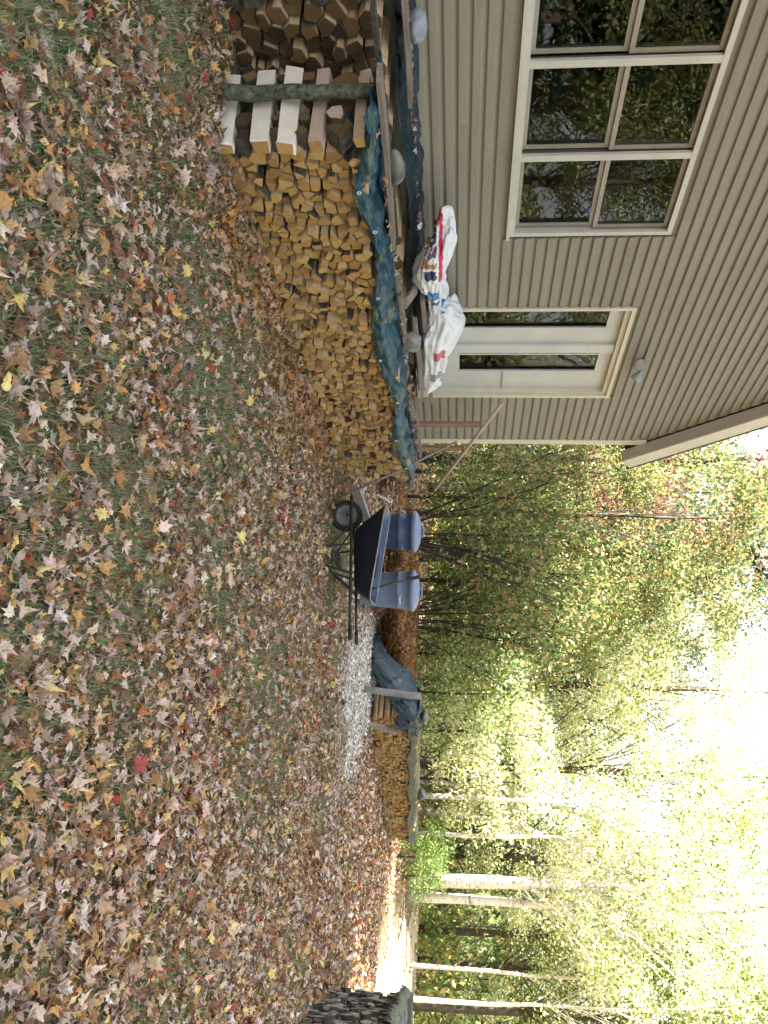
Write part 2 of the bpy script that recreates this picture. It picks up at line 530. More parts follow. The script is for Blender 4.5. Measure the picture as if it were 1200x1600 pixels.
# lap siding, one board per course and stretch
EXPO = 0.1016
CT = 0.1                                     # corner trim width
z = 0.30
while z < RIDGE-0.15:
    ya, yb = wall_half(z+EXPO)
    if z <= EAVE:
        ya, yb = ya+CT, yb-CT
    ivs = [(ya, yb)]
    for (a, b_, c, d) in (WIN, DOOR):
        if z+EXPO > c-0.05 and z < d+0.05:
            new = []
            for (p, q) in ivs:
                if a-0.045 > p:
                    new.append((p, min(q, a-0.045)))
                if b_+0.045 < q:
                    new.append((max(p, b_+0.045), q))
            ivs = new
    cut = []
    for (p, q) in ivs:                       # butt joints between lengths of siding
        while q-p > 3.9:
            c_ = p+random.uniform(1.6, 3.6)
            cut.append((p, c_-0.0012))
            p = c_
        cut.append((p, q))
    for (p, q) in cut:
        if q-p < 0.05:
            continue
        mb = MB()
        # profile: a face with the dutch-lap step, butt edge proud at the bottom
        prof = [(0.001, 0.0), (0.006, 0.007), (0.024, 0.0), (0.025, 0.010), (0.019, 0.055), (0.009, 0.076), (0.003, EXPO+0.004), (0.001, EXPO+0.004)]
        j = random.uniform(-0.0008, 0.0008)
        n = len(prof)
        vs = [(WX+a, p, z+j+h) for a, h in prof] + [(WX+a, q, z+j+h) for a, h in prof]
        fs = [(i, i+1, n+i+1, n+i) for i in range(n-1)] + [tuple(range(n))[::-1], tuple(range(n, 2*n))]
        mb.add(vs, fs)
        hp(mb, 'siding_board', M['siding'])
    z += EXPO
# foundation, corner boards, rake, roof
mb = MB(); mb.box(WX-T, WX+0.012, Y0, Y1, -0.1, 0.298)
hp(mb, 'foundation', M['stone_grey'])
for ya, yb in ((Y1-CT, Y1+0.012), (Y0-0.012, Y0+CT)):
    mb = MB(); mb.box(WX+0.001, WX+0.026, ya, yb, 0.30, EAVE+0.06)
    hp(mb, 'corner_board', M['trim'], bevel=0.003)
OVER = 0.17
for sgn, ye in ((1, Y1), (-1, Y0)):
    d = Vector((0, -sgn, PITCH_T)).normalized()      # up the rake
    nrm = Vector((0, sgn*PITCH_T, 1)).normalized()
    L = abs(ye-YR)*math.sqrt(1+PITCH_T**2)
    start = Vector((0, ye, EAVE)) - d*0.28
    def rk(mb, x0, x1, n0, n1, l0, l1):
        pts = []
        for l in (l0, l1):
            for (x, nn) in ((x0, n0), (x1, n0), (x1, n1), (x0, n1)):
                q = start + d*l + nrm*nn
                pts.append((x, q.y, q.z))
        mb.add(pts, [(0, 1, 2, 3), (7, 6, 5, 4), (0, 4, 5, 1), (1, 5, 6, 2), (2, 6, 7, 3), (3, 7, 4, 0)])
    mb = MB(); rk(mb, WX+OVER, WX+OVER+0.022, -0.01, 0.20, 0, L+0.28)
    hp(mb, 'rake_board', M['trim'])
    mb = MB(); rk(mb, WX+0.022, WX+OVER-0.002, 0.0, 0.015, 0.02, L+0.28)
    hp(mb, 'soffit', M['soffit'])
    mb = MB(); rk(mb, -14.7, WX+OVER+0.026, 0.203, 0.232, -0.05, L+0.30)
    rf = hp(mb, 'roof', M['shingle'])
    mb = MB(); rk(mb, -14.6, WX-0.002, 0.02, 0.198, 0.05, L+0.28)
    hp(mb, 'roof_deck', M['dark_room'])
    mb = MB(); rk(mb, WX+0.03, WX+OVER-0.003, 0.017, 0.19, 0.0, 0.02)
    hp(mb, 'eave_return', M['trim'])

# triple window
def window_unit():
    y0, y1, z0, z1 = WIN
    w = tag_part(empty('window'), house)
    fw = 0.042
    units = [(3.32, 4.165), (4.165, 5.005), (5.005, 5.88)]
    x0, x1 = WX+0.002, WX+0.034
    mb = MB()
    mb.box(x0, x1, y0, y1, z0, z0+fw); mb.box(x0, x1, y0, y1, z1-fw, z1)
    mb.box(x0, x1-0.001, y0, y0+fw, z0+fw, z1-fw); mb.box(x0, x1-0.001, y1-fw, y1, z0+fw, z1-fw)
    for a in (4.165, 5.005):
        mb.box(x0, x1-0.003, a-0.03, a+0.03, z0+fw, z1-fw)
    # jamb lining through the wall
    mb.box(WX-0.12, x0-0.001, y0-0.01, y0+0.02, z0, z1); mb.box(WX-0.12, x0-0.001, y1-0.02, y1+0.01, z0, z1)
    mb.box(WX-0.12, x0-0.001, y0+0.021, y1-0.021, z0-0.01, z0+0.02); mb.box(WX-0.12, x0-0.001, y0+0.021, y1-0.021, z1-0.02, z1+0.01)
    hp(mb, 'frame', M['white_frame'], w)
    mb = MB(); mb.box(WX+0.003, WX+0.05, y0-0.03, y1+0.03, z0-0.03, z0-0.001)
    hp(mb, 'sill', M['white_frame'], w)
    for i, (a, b_) in enumerate(units):
        a2 = a + (fw if i == 0 else 0.031)
        b2 = b_ - (fw if i == 2 else 0.031)
        zm = (z0+z1)/2+0.02
        for k, (za, zb, xo) in enumerate(((z0+fw, zm-0.001, -0.055), (zm+0.001, z1-fw, -0.03))):
            mb = MB()
            s = 0.036
            xa, xb = WX+xo-0.012, WX+xo+0.012
            mb.box(xa, xb, a2, b2, za, za+s); mb.box(xa, xb, a2, b2, zb-s, zb)
            mb.box(xa, xb-0.001, a2, a2+s, za+s, zb-s); mb.box(xa, xb-0.001, b2-s, b2, za+s, zb-s)
            hp(mb, 'sash', M['sash'], w)
            mb = MB(); mb.add([(WX+xo, a2+s-0.005, za+s-0.005), (WX+xo, b2-s+0.005, za+s-0.005), (WX+xo, b2-s+0.005, zb-s+0.005), (WX+xo, a2+s-0.005, zb-s+0.005)], [(0, 1, 2, 3)])
            hp(mb, 'pane', M['glass'], w)
        for ja in (a2, b2-0.02):
            mb = MB(); mb.box(WX-0.10, WX-0.07, ja, ja+0.02, z0+fw, z1-fw)
            hp(mb, 'jamb_strip', M['sash'], w)
def tag_part(o, parent):
    o.parent = parent
    return o
window_unit()
# glazed door pair with wide painted stiles
def door_unit():
    y0, y1, z0, z1 = DOOR
    d = tag_part(empty('door'), house)
    mb = MB()
    x0, x1 = WX+0.002, WX+0.036
    mb.box(x0, x1, y0-0.04, y0, z0, z1+0.04); mb.box(x0, x1, y1, y1+0.04, z0, z1+0.04)
    mb.box(x0, x1, y0, y1, z1, z1+0.04)
    mb.box(WX-0.155, x0-0.001, y0-0.01, y0+0.012, z0, z1); mb.box(WX-0.155, x0-0.001, y1-0.03, y1+0.01, z0, z1)
    mb.box(WX-0.155, x0-0.001, y0+0.013, y1-0.031, z1-0.05, z1+0.01)
    hp(mb, 'frame', M['trim'], d)
    mb = MB(); mb.box(WX-0.15, WX+0.07, y0, y1, z0-0.03, z0)
    hp(mb, 'sill', M['trim'], d)
    leaves = [(y0+0.014, 7.75, 0.05, 0.40), (7.752, y1-0.032, 0.05, 0.36)]
    for i, (a, b_, s0, s1) in enumerate(leaves):
        xa, xb = WX-0.10, WX-0.06
        lf = MB()
        zt, zb = z1-0.19, z0+0.46
        lf.box(xa, xb, a, a+s0, z0+0.005, z1-0.052); lf.box(xa, xb, b_-s1, b_, z0+0.005, z1-0.052)
        lf.box(xa+0.001, xb-0.001, a+s0, b_-s1, zt, z1-0.053); lf.box(xa+0.001, xb-0.001, a+s0, b_-s1, z0+0.006, zb)
        hp(lf, 'door_leaf', M['door_paint'], d)
        mb = MB(); mb.add([(WX-0.08, a+s0-0.005, zb-0.005), (WX-0.08, b_-s1+0.005, zb-0.005), (WX-0.08, b_-s1+0.005, zt+0.005), (WX-0.08, a+s0-0.005, zt+0.005)], [(0, 1, 2, 3)])
        hp(mb, 'pane', M['glass'], d)
        for ja in (a+s0+0.001, b_-s1-0.02):
            mb = MB(); mb.box(xb, xb+0.016, ja, ja+0.019, zb, zt)
            hp(mb, 'glazing_bead', M['door_paint'], d)
    # overlapping meeting stile stands proud, with a latch on the right leaf
    mb = MB(); mb.box(WX-0.058, WX-0.02, 7.62, 7.755, z0+0.01, z1-0.054)
    hp(mb, 'meeting_stile', M['door_paint'], d, bevel=0.004)
    mb = MB(); mb.box(WX-0.0595, WX-0.048, 8.15, 8.50, 1.93, 1.945)
    hp(mb, 'latch_bar', M['lamp_grey'], d)
door_unit()
# twin flood lamp on the wall
fl = tag(empty('flood_lamp', (WX+0.02, 7.86, 3.42)), 'small grey twin flood lamp fixed to the siding above the door', 'lamp')
mb = MB(); mb.tube([(0, 0, 0), (0.03, 0, 0)], 0.055, 14)
mb.build('base_plate', M['lamp_grey'], fl, bevel=0.003)
for s in (-1, 1):
    mb = MB()
    dirv = Vector((0.55, 0.75*s, -0.55)).normalized()
    p0 = Vector((0.03, 0.02*s, 0.0)); p1 = p0 + Vector((0.05, 0.045*s, 0.02))
    mb.tube([p0, p1], 0.013, 8)
    p2 = p1 + dirv*0.03; p3 = p1 + dirv*0.11
    mb.tube([p1, p2, p2+dirv*0.02, p3], [0.018, 0.03, 0.045, 0.062], 14)
    h = mb.build('lamp_head', M['lamp_grey'], fl)
    mb = MB(); mb.tube([p3 - dirv*0.004, p3 + dirv*0.004], 0.054, 14)
    mb.build('lens', M['lamp_glass'], h)

# ------------------------------------------------------------------ firewood
def clip_poly(poly, px, py, nx, ny):
    out = []
    n = len(poly)
    for i in range(n):
        a, b = poly[i], poly[(i+1) % n]
        da = (a[0]-px)*nx+(a[1]-py)*ny
        db = (b[0]-px)*nx+(b[1]-py)*ny
        if da <= 0:
            out.append(a)
        if (da < 0 < db) or (db < 0 < da):
            t = da/(da-db)
            out.append((a[0]+(b[0]-a[0])*t, a[1]+(b[1]-a[1])*t))
    return out
def pack(L, hfun, sp, rng, gap=0.004, y_off=0.0):
    """sections of split logs that fill an L x h face"""
    pts = []
    hmax = max(hfun(L*i/20) for i in range(21))
    row, zz = 0, sp*0.42
    while zz < hmax+sp:
        s = sp*0.5*(row % 2)
        while s < L+sp:
            pts.append((s+rng.uniform(-.40, .40)*sp, zz+rng.uniform(-.40, .40)*sp*0.9))
            s += sp*rng.uniform(0.8, 1.35)
        zz += sp*0.88
        row += 1
    pts = [p for p in pts if -0.02 < p[0] < L+0.02 and 0 < p[1] < hfun(min(max(p[0], 0), L))]
    cells = []
    for i, (x, y) in enumerate(pts):
        r = sp*rng.uniform(0.62, 0.85)
        poly = [(x+r*math.cos(2*PI*k/8+.3), y+r*math.sin(2*PI*k/8+.3)) for k in range(8)]
        for j, (u, v) in enumerate(pts):
            if i == j or abs(u-x) > 2.2*sp or abs(v-y) > 2.2*sp:
                continue
            dx, dy = u-x, v-y
            d = math.hypot(dx, dy)
            if d < 1e-4:
                continue
            g = gap*rng.uniform(0.4, 1.8)
            poly = clip_poly(poly, (x+u)/2-dx/d*g, (y+v)/2-dy/d*g, dx/d, dy/d)
            if len(poly) < 3:
                break
        if len(poly) < 3:
            continue
        poly = clip_poly(poly, 0, 0.004, 0, -1)
        # merge short edges so that most pieces end up with three to five sides
        q = []
        for k, a in enumerate(poly):
            b = poly[(k+1) % len(poly)]
            if math.hypot(a[0]-b[0], a[1]-b[1]) > sp*0.24 or len(poly) < 4:
                q.append(a)
        if len(q) >= 3:
            area = 0.5*sum(q[k][0]*q[(k+1) % len(q)][1]-q[(k+1) % len(q)][0]*q[k][1] for k in range(len(q)))
            if area > sp*sp*0.16:
                cells.append((x, y, q))
    return cells
def log_geo(mb, cell, O, D, Nrm, ln, out, rng, tilt=0.02):
    """prism with a slightly rounded rim; material 0 end, 1 split side, 2 bark"""
    x, y, q = cell
    n = len(q)
    Z = Vector((0, 0, 1))
    ts, tz = rng.uniform(-tilt, tilt), rng.uniform(-tilt, tilt)
    sl1, sl2 = rng.uniform(-.12, .12), rng.uniform(-.12, .12)
    def P(s, z, depth, k=1.0):
        s2 = x+(s-x)*k + ts*depth
        z2 = y+(z-y)*k + tz*depth
        return O + D*s2 + Z*max(z2, 0.003) - Nrm*depth
    vs = [P(s, z, -out+0.004 + (s-x)*sl1+(z-y)*sl2, 0.93) for s, z in q] + [P(s, z, -out+0.012+(s-x)*sl1+(z-y)*sl2) for s, z in q] + [P(s, z, ln-out, 0.96) for s, z in q]
    o = len(mb.v)
    mb.add(vs, [tuple(range(n))[::-1], tuple(range(2*n, 3*n))], 0)
    nb = rng.choice((0, 0, 1, 1, 2))
    st = rng.randrange(n)
    for k in range(n):
        mi = 2 if (k-st) % n < nb else 1
        for a in (0, n):
            k2 = (k+1) % n
            mb.v, mb.f = mb.v, mb.f
            mb.f.append((o+a+k, o+a+k2, o+a+n+k2, o+a+n+k)); mb.m.append(mi if a else (0 if mi == 1 else 2))
def woodpile(name, label, O, D, Nrm, L, hfun, sp, ln, mats, n_single, seed, near, gap=0.004, jitter=0.03, parent=None):
    rng = random.Random(seed)
    O, D, Nrm = Vector(O), Vector(D).normalized(), Vector(Nrm).normalized()
    root = parent or tag(empty(name, O), label, 'woodpile')
    cells = pack(L, hfun, sp, rng, gap)
    cells.sort(key=lambda c: (O + D*c[0] - Vector(near)).length)
    rest = MB()
    base = Vector(root.location)
    for i, c in enumerate(cells):
        out = rng.uniform(-jitter, jitter) - (0.05 if rng.random() < 0.06 else 0)
        mb = MB() if i < n_single else rest
        log_geo(mb, c, O-base, D, Nrm, ln*rng.uniform(0.92, 1.05), out, rng)
        if i < n_single:
            mb.build('log', mats, root)
    if rest.v:
        tag(rest.build('stacked_logs', mats, root), kind='stuff')
    return root
WM = [M['end'], M['split'], M['bark']]
# near pile: front face runs from (-3.98,3.65) to (-4.46,9.05)
PO = Vector((-3.99, 3.69, 0)); PD = Vector((-0.45, 5.03, 0)).normalized(); PN = Vector((PD.y, -PD.x, 0))
def near_h(s):
    return 0.80 + 0.025*math.sin(s*2.1+1)+0.02*math.sin(s*5.3) + 0.03*min(s/4, 1)
pile = woodpile('woodpile', 'long stack of pale split firewood with cross-stacked end in front of the house', PO, PD, PN, 5.33, near_h, 0.080, 0.46, WM, 285, 3, (0, 0, 0), 0.0052, 0.038)
# cross-stacked crib at the near end: layers of logs across the end, and layers of logs along the pile
def split_log(mb, p0, p1, r, sides, rot, mats_idx=(0, 1, 2), rng=random, bark=1):
    """one split log from p0 to p1 with an irregular section"""
    p0, p1 = Vector(p0), Vector(p1)
    t = (p1-p0).normalized()
    a = t.cross(Vector((0, 0, 1))).normalized()
    b = a.cross(t)
    sec = []
    for k in range(sides):
        an = rot+2*PI*k/sides+rng.uniform(-.2, .2)
        rr = r*rng.uniform(0.82, 1.15)
        sec.append((math.cos(an)*rr, math.sin(an)*rr))
    vs = []
    for d, kk in ((0, 0.95), (0.012, 1.0), (0.5, 1.03), (0.988, 1.0), (1, 0.95)):
        dx, dz = rng.uniform(-.006, .006), rng.uniform(-.006, .006)
        vs += [p0+(p1-p0)*d + a*(s*kk+dx) + b*(h*kk+dz) for s, h in sec]
    o = len(mb.v)
    n = sides
    mb.add(vs, [tuple(range(n))[::-1], tuple(range(4*n, 5*n))], mats_idx[0])
    for i in range(4):
        for k in range(n):
            k2 = (k+1) % n
            mb.f.append((o+i*n+k, o+i*n+k2, o+(i+1)*n+k2, o+(i+1)*n+k))
            mb.m.append(mats_idx[2] if k < bark else mats_idx[1])
def local_log(root, p0, p1, r, sides, rot, mats, rng, bark=0, name='log'):
    mb = MB()
    b = Vector(root.location)
    split_log(mb, Vector(p0)-b, Vector(p1)-b, r, sides, rot, rng=rng, bark=bark)
    return mb.build(name, mats, root)
def crib(root, X0, X1, Y0c, Y1c, heights, seed, across_mats, along_mats, skew=0.0):
    """layers: 'a' = two or three logs across (x), 'l' = logs along (y)"""
    rng = random.Random(seed)
    zz = 0.0
    k = 0
    for kind, h in heights:
        r = h*0.60
        zc = zz+h/2
        if kind == 'a':
            for yc in (Y0c+0.05,):
                a = rng.uniform(-.012, .012)
                am = across_mats[k % len(across_mats)]
                local_log(root, (X0+rng.uniform(-.02, .03), yc+a+skew, zc), (X1+rng.uniform(-.03, .03), yc-a, zc+rng.uniform(-.012, .012)), r, 4, PI/4+rng.uniform(-.16, .16), am, rng, 0)
            k += 1
        else:
            xs = [X0+0.06, X0+0.2, X1-0.20, X1-0.07] if h < 0.15 else [X0+0.12, X1-0.30, X1-0.11]
            for xc in xs:
                local_log(root, (xc, Y0c+rng.uniform(.0, .03), zc), (xc+rng.uniform(-.01, .01), Y1c-.01, zc), r*rng.uniform(0.8, 1.0), rng.choice((4, 5, 6)), rng.uniform(0, 3), along_mats, rng, rng.choice((3, 4, 5)))
        zz += h
    return zz
WHITE = [M['end'], M['split_white'], M['bark']]
PINK = [M['end'], M['split_pink'], M['bark']]
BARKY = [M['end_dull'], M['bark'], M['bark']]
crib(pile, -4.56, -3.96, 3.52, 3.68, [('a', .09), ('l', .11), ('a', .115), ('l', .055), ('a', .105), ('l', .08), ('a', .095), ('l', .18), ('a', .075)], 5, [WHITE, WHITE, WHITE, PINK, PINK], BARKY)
# forked round end that shows among the dark layer
local_log(pile, (-4.13, 3.495, 0.715), (-4.13, 3.66, 0.72), 0.062, 6, 0.4, [M['split_pink'], M['bark'], M['bark']], random.Random(2), 6)
# back pile between the near pile and the wall
BM = [M['end_dull'], M['split'], M['bark']]  # end colour holds the deep shade behind the front row
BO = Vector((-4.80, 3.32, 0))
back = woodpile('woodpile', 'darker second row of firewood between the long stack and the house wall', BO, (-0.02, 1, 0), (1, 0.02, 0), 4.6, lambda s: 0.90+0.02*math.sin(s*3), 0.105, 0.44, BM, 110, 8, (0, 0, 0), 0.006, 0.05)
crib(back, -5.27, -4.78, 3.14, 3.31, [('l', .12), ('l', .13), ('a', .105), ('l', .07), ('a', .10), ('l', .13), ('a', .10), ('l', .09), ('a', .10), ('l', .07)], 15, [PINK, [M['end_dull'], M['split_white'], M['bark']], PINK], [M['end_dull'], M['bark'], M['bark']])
# far pile by the woods
FO = Vector((-2.46, 14.0, 0)); FD = Vector((1.67, 5.43, 0)).normalized(); FN = Vector((FD.y, -FD.x, 0))
far = woodpile('woodpile', 'low far stack of firewood under an olive tarp near the woods', FO, FD, FN, 5.6, lambda s: 0.78-0.038*s, 0.085, 0.45, [M['end'], M['split'], M['bark']], 0, 21, (0, 0, 0), 0.006, 0.03)
# right-hand pile at the edge of the lawn
RO = Vector((1.29, 11.9, 0)); RD = Vector((0, -1, 0)); RN = Vector((-1, 0, 0))
right = woodpile('woodpile', 'grey firewood stack at the right-hand edge of the lawn', RO, RD, RN, 2.4, lambda s: 0.93, 0.12, 0.45, [M['end_grey'], M['bark'], M['bark']], 200, 33, (0, 0, 0), 0.007, 0.04)
crib(right, 1.30, 1.74, 9.32, 9.48, [('l', .12), ('a', .12), ('l', .12), ('a', .11), ('l', .13), ('a', .11), ('l', .12), ('a', .11)], 35, [PINK, WHITE], [M['end_dull'], M['bark'], M['bark']])

# bark-covered post held against the crib end
def rough_post(name, label, cat, base, top, r0, r1, m_, m_end, seed):
    mb = MB()
    rng = random.Random(seed)
    b, t = Vector(base), Vector(top)
    o = empty(name, b)
    k = 9
    pts, rs = [], []
    for i in range(k):
        f = i/(k-1)
        pts.append((t-b)*f + Vector((rng.uniform(-.006, .006), rng.uniform(-.006, .006), 0)))
        rs.append((r0+(r1-r0)*f)*rng.uniform(0.92, 1.1))
    mb.tube(pts, rs, 10, 0)
    o2 = mb.build('stem', m_, o, smooth=True)
    mb = MB(); mb.tube([pts[-1]+Vector((0, 0, .0005)), pts[-1]+Vector((0, 0, .004))], rs[-1]*0.85, 10, 0)
    mb.build('cut_top', m_end, o)
    return tag(o, label, cat)
rough_post('post', 'lichen-covered bark post bracing the cross-stacked end of the near woodpile', 'post', (-4.245, 3.44, -0.02), (-4.245, 3.45, 0.95), 0.047, 0.04, M['lichen_bark'], M['end_dull'], 4)
rough_post('post', 'bare grey post standing on white wood chips by the far woodpile', 'post', (-2.68, 12.82, -0.02), (-2.60, 12.84, 0.92), 0.055, 0.052, M['stone_grey'], M['end'], 6)

# ------------------------------------------------------------------ tarps
def tarp(name, label, rows, m_, seed, sub=5, amp=0.012, thick=0.003):
    """rows: list of polylines (same count) across the sheet, from one end to the other; smoothly subdivided, wrinkled"""
    def interp(pl, k):
        P = [Vector(p) for p in pl]
        out = []
        for i in range(len(P)-1):
            p0, p1, p2, p3 = P[max(i-1, 0)], P[i], P[i+1], P[min(i+2, len(P)-1)]
            for j in range(k):
                t = j/k
                out.append(0.5*((2*p1)+(p2-p0)*t+(2*p0-5*p1+4*p2-p3)*t*t+(3*p1-p0-3*p2+p3)*t*t*t))
        out.append(P[-1])
        return out
    R = [interp(r, sub) for r in rows]
    cols = [interp(list(c), sub) for c in zip(*R)]
    nu, nv = len(cols), len(cols[0])
    base = Vector(rows[0][0])
    vs = []
    for c in cols:
        for p in c:
            q = Vector(p)
            w = vnoise((q.x*9, q.y*7, q.z*9), seed)*amp - abs(vnoise((q.x*7+q.z*5, q.y*8+q.x*6, q.z*9), seed+3))*amp*1.6 - abs(vnoise((q.x*15, q.y*13+q.z*11, q.z*17), seed+5))*amp*1.0 - abs(vnoise((q.x*31+q.y*17, q.y*29, q.z*37), seed+8))*amp*0.55
            vs.append(q+Vector((0.6*w, 0.15*w, 0.8*w))-base)
    fs = [(i*nv+j, (i+1)*nv+j, (i+1)*nv+j+1, i*nv+j+1) for i in range(nu-1) for j in range(nv-1)]
    mb = MB(); mb.add(vs, fs)
    o = mb.build(name, m_, None, smooth=True, loc=base)
    md = o.modifiers.new('thickness', 'SOLIDIFY')
    md.thickness = thick
    md.offset = 0
    return tag(o, label, 'tarp')
def pface(y):            # front face x of the near pile
    return -4.02 - 0.0895*(y-4.02)
rng = random.Random(77)
rows = []
ys = [3.36, 3.52, 3.7, 3.95, 4.1, 4.35, 4.7, 5.1, 5.6, 6.1, 6.5, 6.9, 7.3, 7.8, 8.2, 8.6, 9.0, 9.22]
drop = [.02, .04, .07, .13, .10, .05, .06, .10, .13, .15, .11, .08, .10, .12, .12, .09, .05, .13]
for y, dr in zip(ys, drop):
    fx = pface(y)
    zt = 0.905 + 0.02*math.sin(y*3)
    if y < 4.1:
        zt = 0.955 - max(0, y-3.6)*0.08
    rows.append([(fx-0.50, y, zt+0.02+rng.uniform(-.01, .01)), (fx-0.34, y, zt+0.025+rng.uniform(-.012, .012)), (fx-0.16, y, zt+0.015+rng.uniform(-.012, .012)), (fx-0.02, y, zt+rng.uniform(-.012, .008)),
                 (fx+0.045+rng.uniform(0, .02), y, zt-0.35*dr), (fx+0.05+rng.uniform(-.01, .03), y+rng.uniform(-.03, .03), zt-dr)])
t_front = tarp('tarp', 'blue-green tarp along the top of the near woodpile, hanging over the log ends', rows, M['tarp'], 5, amp=0.024, sub=10)
for r_ in rows[3::2]:
    p_ = Vector(r_[-1])+Vector((0.012, 0, 0.02))-t_front.location
    mb = MB()
    mb.tube([p_+Vector((0, .012*math.cos(a_*PI/4), .012*math.sin(a_*PI/4))) for a_ in range(9)], 0.0045, 5, cap=False)
    mb.build('eyelet', M['white_plastic'], t_front)
rows = []
for y in (3.2, 3.5, 3.8, 4.1, 4.5, 4.9, 5.3, 5.8, 6.4, 7.0, 7.5, 7.9):
    zt = 1.05+0.012*math.sin(y*4)
    dr = 0.10 if y < 5.2 else 0.04
    rows.append([(-5.325, y, zt+0.09+rng.uniform(-.02, .02)), (-5.24, y, zt+0.035), (-5.15, y, zt+rng.uniform(-.01, .012)), (-5.08, y, zt-0.01+rng.uniform(-.012, .01)), (-5.02, y, zt-0.02), (-4.97+rng.uniform(-.05, .04), y, zt-0.035+rng.uniform(-.02, .015))])
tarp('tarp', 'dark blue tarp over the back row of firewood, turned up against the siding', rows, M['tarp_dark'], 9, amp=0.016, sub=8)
# far pile: olive sheet along the top, blue sheet folded down to the ground at its near end
rows = []
for s in (-0.1, 0.4, 0.9, 1.5, 2.2, 2.9, 3.6, 4.3, 5.0, 5.75):
    p = FO + FD*s
    h = 0.83-0.038*s + 0.012*math.sin(s*2.4)
    def q(off, z): return (p.x+FN.x*off, p.y+FN.y*off, z)
    rows.append([q(-0.55, h-0.16), q(-0.50, h+0.02), q(-0.28, h+0.05), q(-0.02, h+0.015), q(0.06, h-0.07), q(0.075, h-0.13-0.03*math.sin(s*5))])
tarp('tarp', 'olive tarp with pale top draped over the far low woodpile', rows, M['tarp_far'], 13, amp=0.02)
e0 = FO - FD*0.05
def fe(a, b, z): return (e0.x - FD.x*a*.85 + FN.x*b, e0.y - FD.y*a*.85 + FN.y*b, z)
rows = [[fe(-0.7, -0.55, 0.86), fe(-0.75, -0.3, 0.90), fe(-0.7, 0.0, 0.87), fe(-0.6, 0.09, 0.74), fe(-0.45, 0.12, 0.62)],
        [fe(-0.25, -0.6, 0.86), fe(-0.25, -0.3, 0.91), fe(-0.2, 0.0, 0.87), fe(-0.16, 0.1, 0.70), fe(-0.1, 0.13, 0.5)],
        [fe(0.08, -0.75, 0.72), fe(0.12, -0.35, 0.83), fe(0.14, -0.02, 0.78), fe(0.10, 0.06, 0.68), fe(0.06, 0.08, 0.58)],
        [fe(0.35, -0.95, 0.36), fe(0.4, -0.6, 0.46), fe(0.38, -0.35, 0.50), fe(0.32, -0.22, 0.48), fe(0.26, -0.14, 0.42)],
        [fe(0.7, -1.35, 0.03), fe(0.75, -1.05, 0.06), fe(0.70, -0.8, 0.10), fe(0.62, -0.66, 0.12), fe(0.55, -0.55, 0.08)]]
tarp('tarp', 'faded blue tarp sloping to the ground at the near end of the far woodpile', rows, M['tarp_blue'], 17, amp=0.075, sub=9)
rows = []
for y in (8.95, 9.2, 9.5, 9.9, 10.4, 11.0, 11.6, 11.95):
    zt = 0.97+0.02*math.sin(y*5)
    rows.append([(1.75, y, zt), (1.55, y, zt+0.02), (1.36, y, zt+0.02), (1.27, y, zt), (1.225, y, zt-0.05), (1.22, y, zt-0.10-0.03*math.sin(y*7))])
tarp('tarp', 'blue tarp on the grey woodpile at the right-hand edge', rows, M['tarp_blue'], 23, amp=0.025, sub=9)

# ------------------------------------------------------------------ boards, stones, sacks on the piles
def board(label, p0, p1, w, t, m_, seed, name='board', roll=0.0, cat='board'):
    rng = random.Random(seed)
    p0, p1 = Vector(p0), Vector(p1)
    d = p1-p0
    L = d.length
    x = d.normalized()
    y = x.cross(Vector((0, 0, 1))).normalized()
    zv = y.cross(x)
    y, zv = y*math.cos(roll)+zv*math.sin(roll), zv*math.cos(roll)-y*math.sin(roll)
    mb = MB()
    n = 7
    vs = []
    for i in range(n):
        f = i/(n-1)
        ww = w*(rng.uniform(0.94, 1.04))
        b_ = math.sin(f*PI)*min(0.008, L*0.006)
        e = rng.uniform(-.02, .02) if i in (0, n-1) else 0
        for (a, c) in ((-1, -1), (1, -1), (1, 1), (-1, 1)):
            vs.append(x*(L*f+e*a) + y*(a*ww/2) + zv*(c*t/2+b_+rng.uniform(-.001, .001)))
    fs = [(0, 3, 2, 1), (4*n-4, 4*n-3, 4*n-2, 4*n-1)]
    for i in range(n-1):
        for k in range(4):
            fs.append((4*i+k, 4*i+(k+1) % 4, 4*i+4+(k+1) % 4, 4*i+4+k))
    mb.add(vs, fs)
    return tag(mb.build(name, m_, None, loc=p0), label, cat)
board('weathered board lying along the tarp at the near end of the long woodpile', (-4.20, 3.30, 0.985), (-4.34, 4.85, 0.955), 0.13, 0.03, M['board'], 1)
board('weathered board on the tarp beyond the flat grey stone', (-4.40, 5.30, 0.955), (-4.50, 6.25, 0.955), 0.11, 0.03, M['board'], 2)
board('narrow pale lath lying along the far end of the near woodpile', (-4.66, 7.6, 0.975), (-4.74, 9.0, 0.985), 0.05, 0.03, M['board'], 3)
board('grey board resting on the back woodpile beside the siding', (-4.95, 2.95, 1.085), (-5.02, 4.15, 1.09), 0.16, 0.03, M['board'], 4)
board('tan board end sticking out from under the white sacks', (-4.93, 6.2, 1.10), (-4.96, 8.05, 1.13), 0.10, 0.035, M['board'], 5)
board('second tan board end below the white sacks, nearer the front tarp', (-4.80, 6.4, 1.03), (-4.80, 7.75, 1.045), 0.08, 0.035, M['board'], 6)
board('dark board lying in the gap between the front and back rows', (-4.66, 3.2, 0.93), (-4.70, 5.2, 0.94), 0.09, 0.03, M['bark'], 21)
board('short weathered board across the gap beside the flat grey stone', (-4.50, 5.75, 0.985), (-4.95, 6.1, 1.05), 0.09, 0.025, M['board'], 22)
board('pale split board on the tarp near the far end of the long woodpile', (-4.44, 7.3, 0.955), (-4.60, 7.95, 0.965), 0.09, 0.03, M['board'], 23)
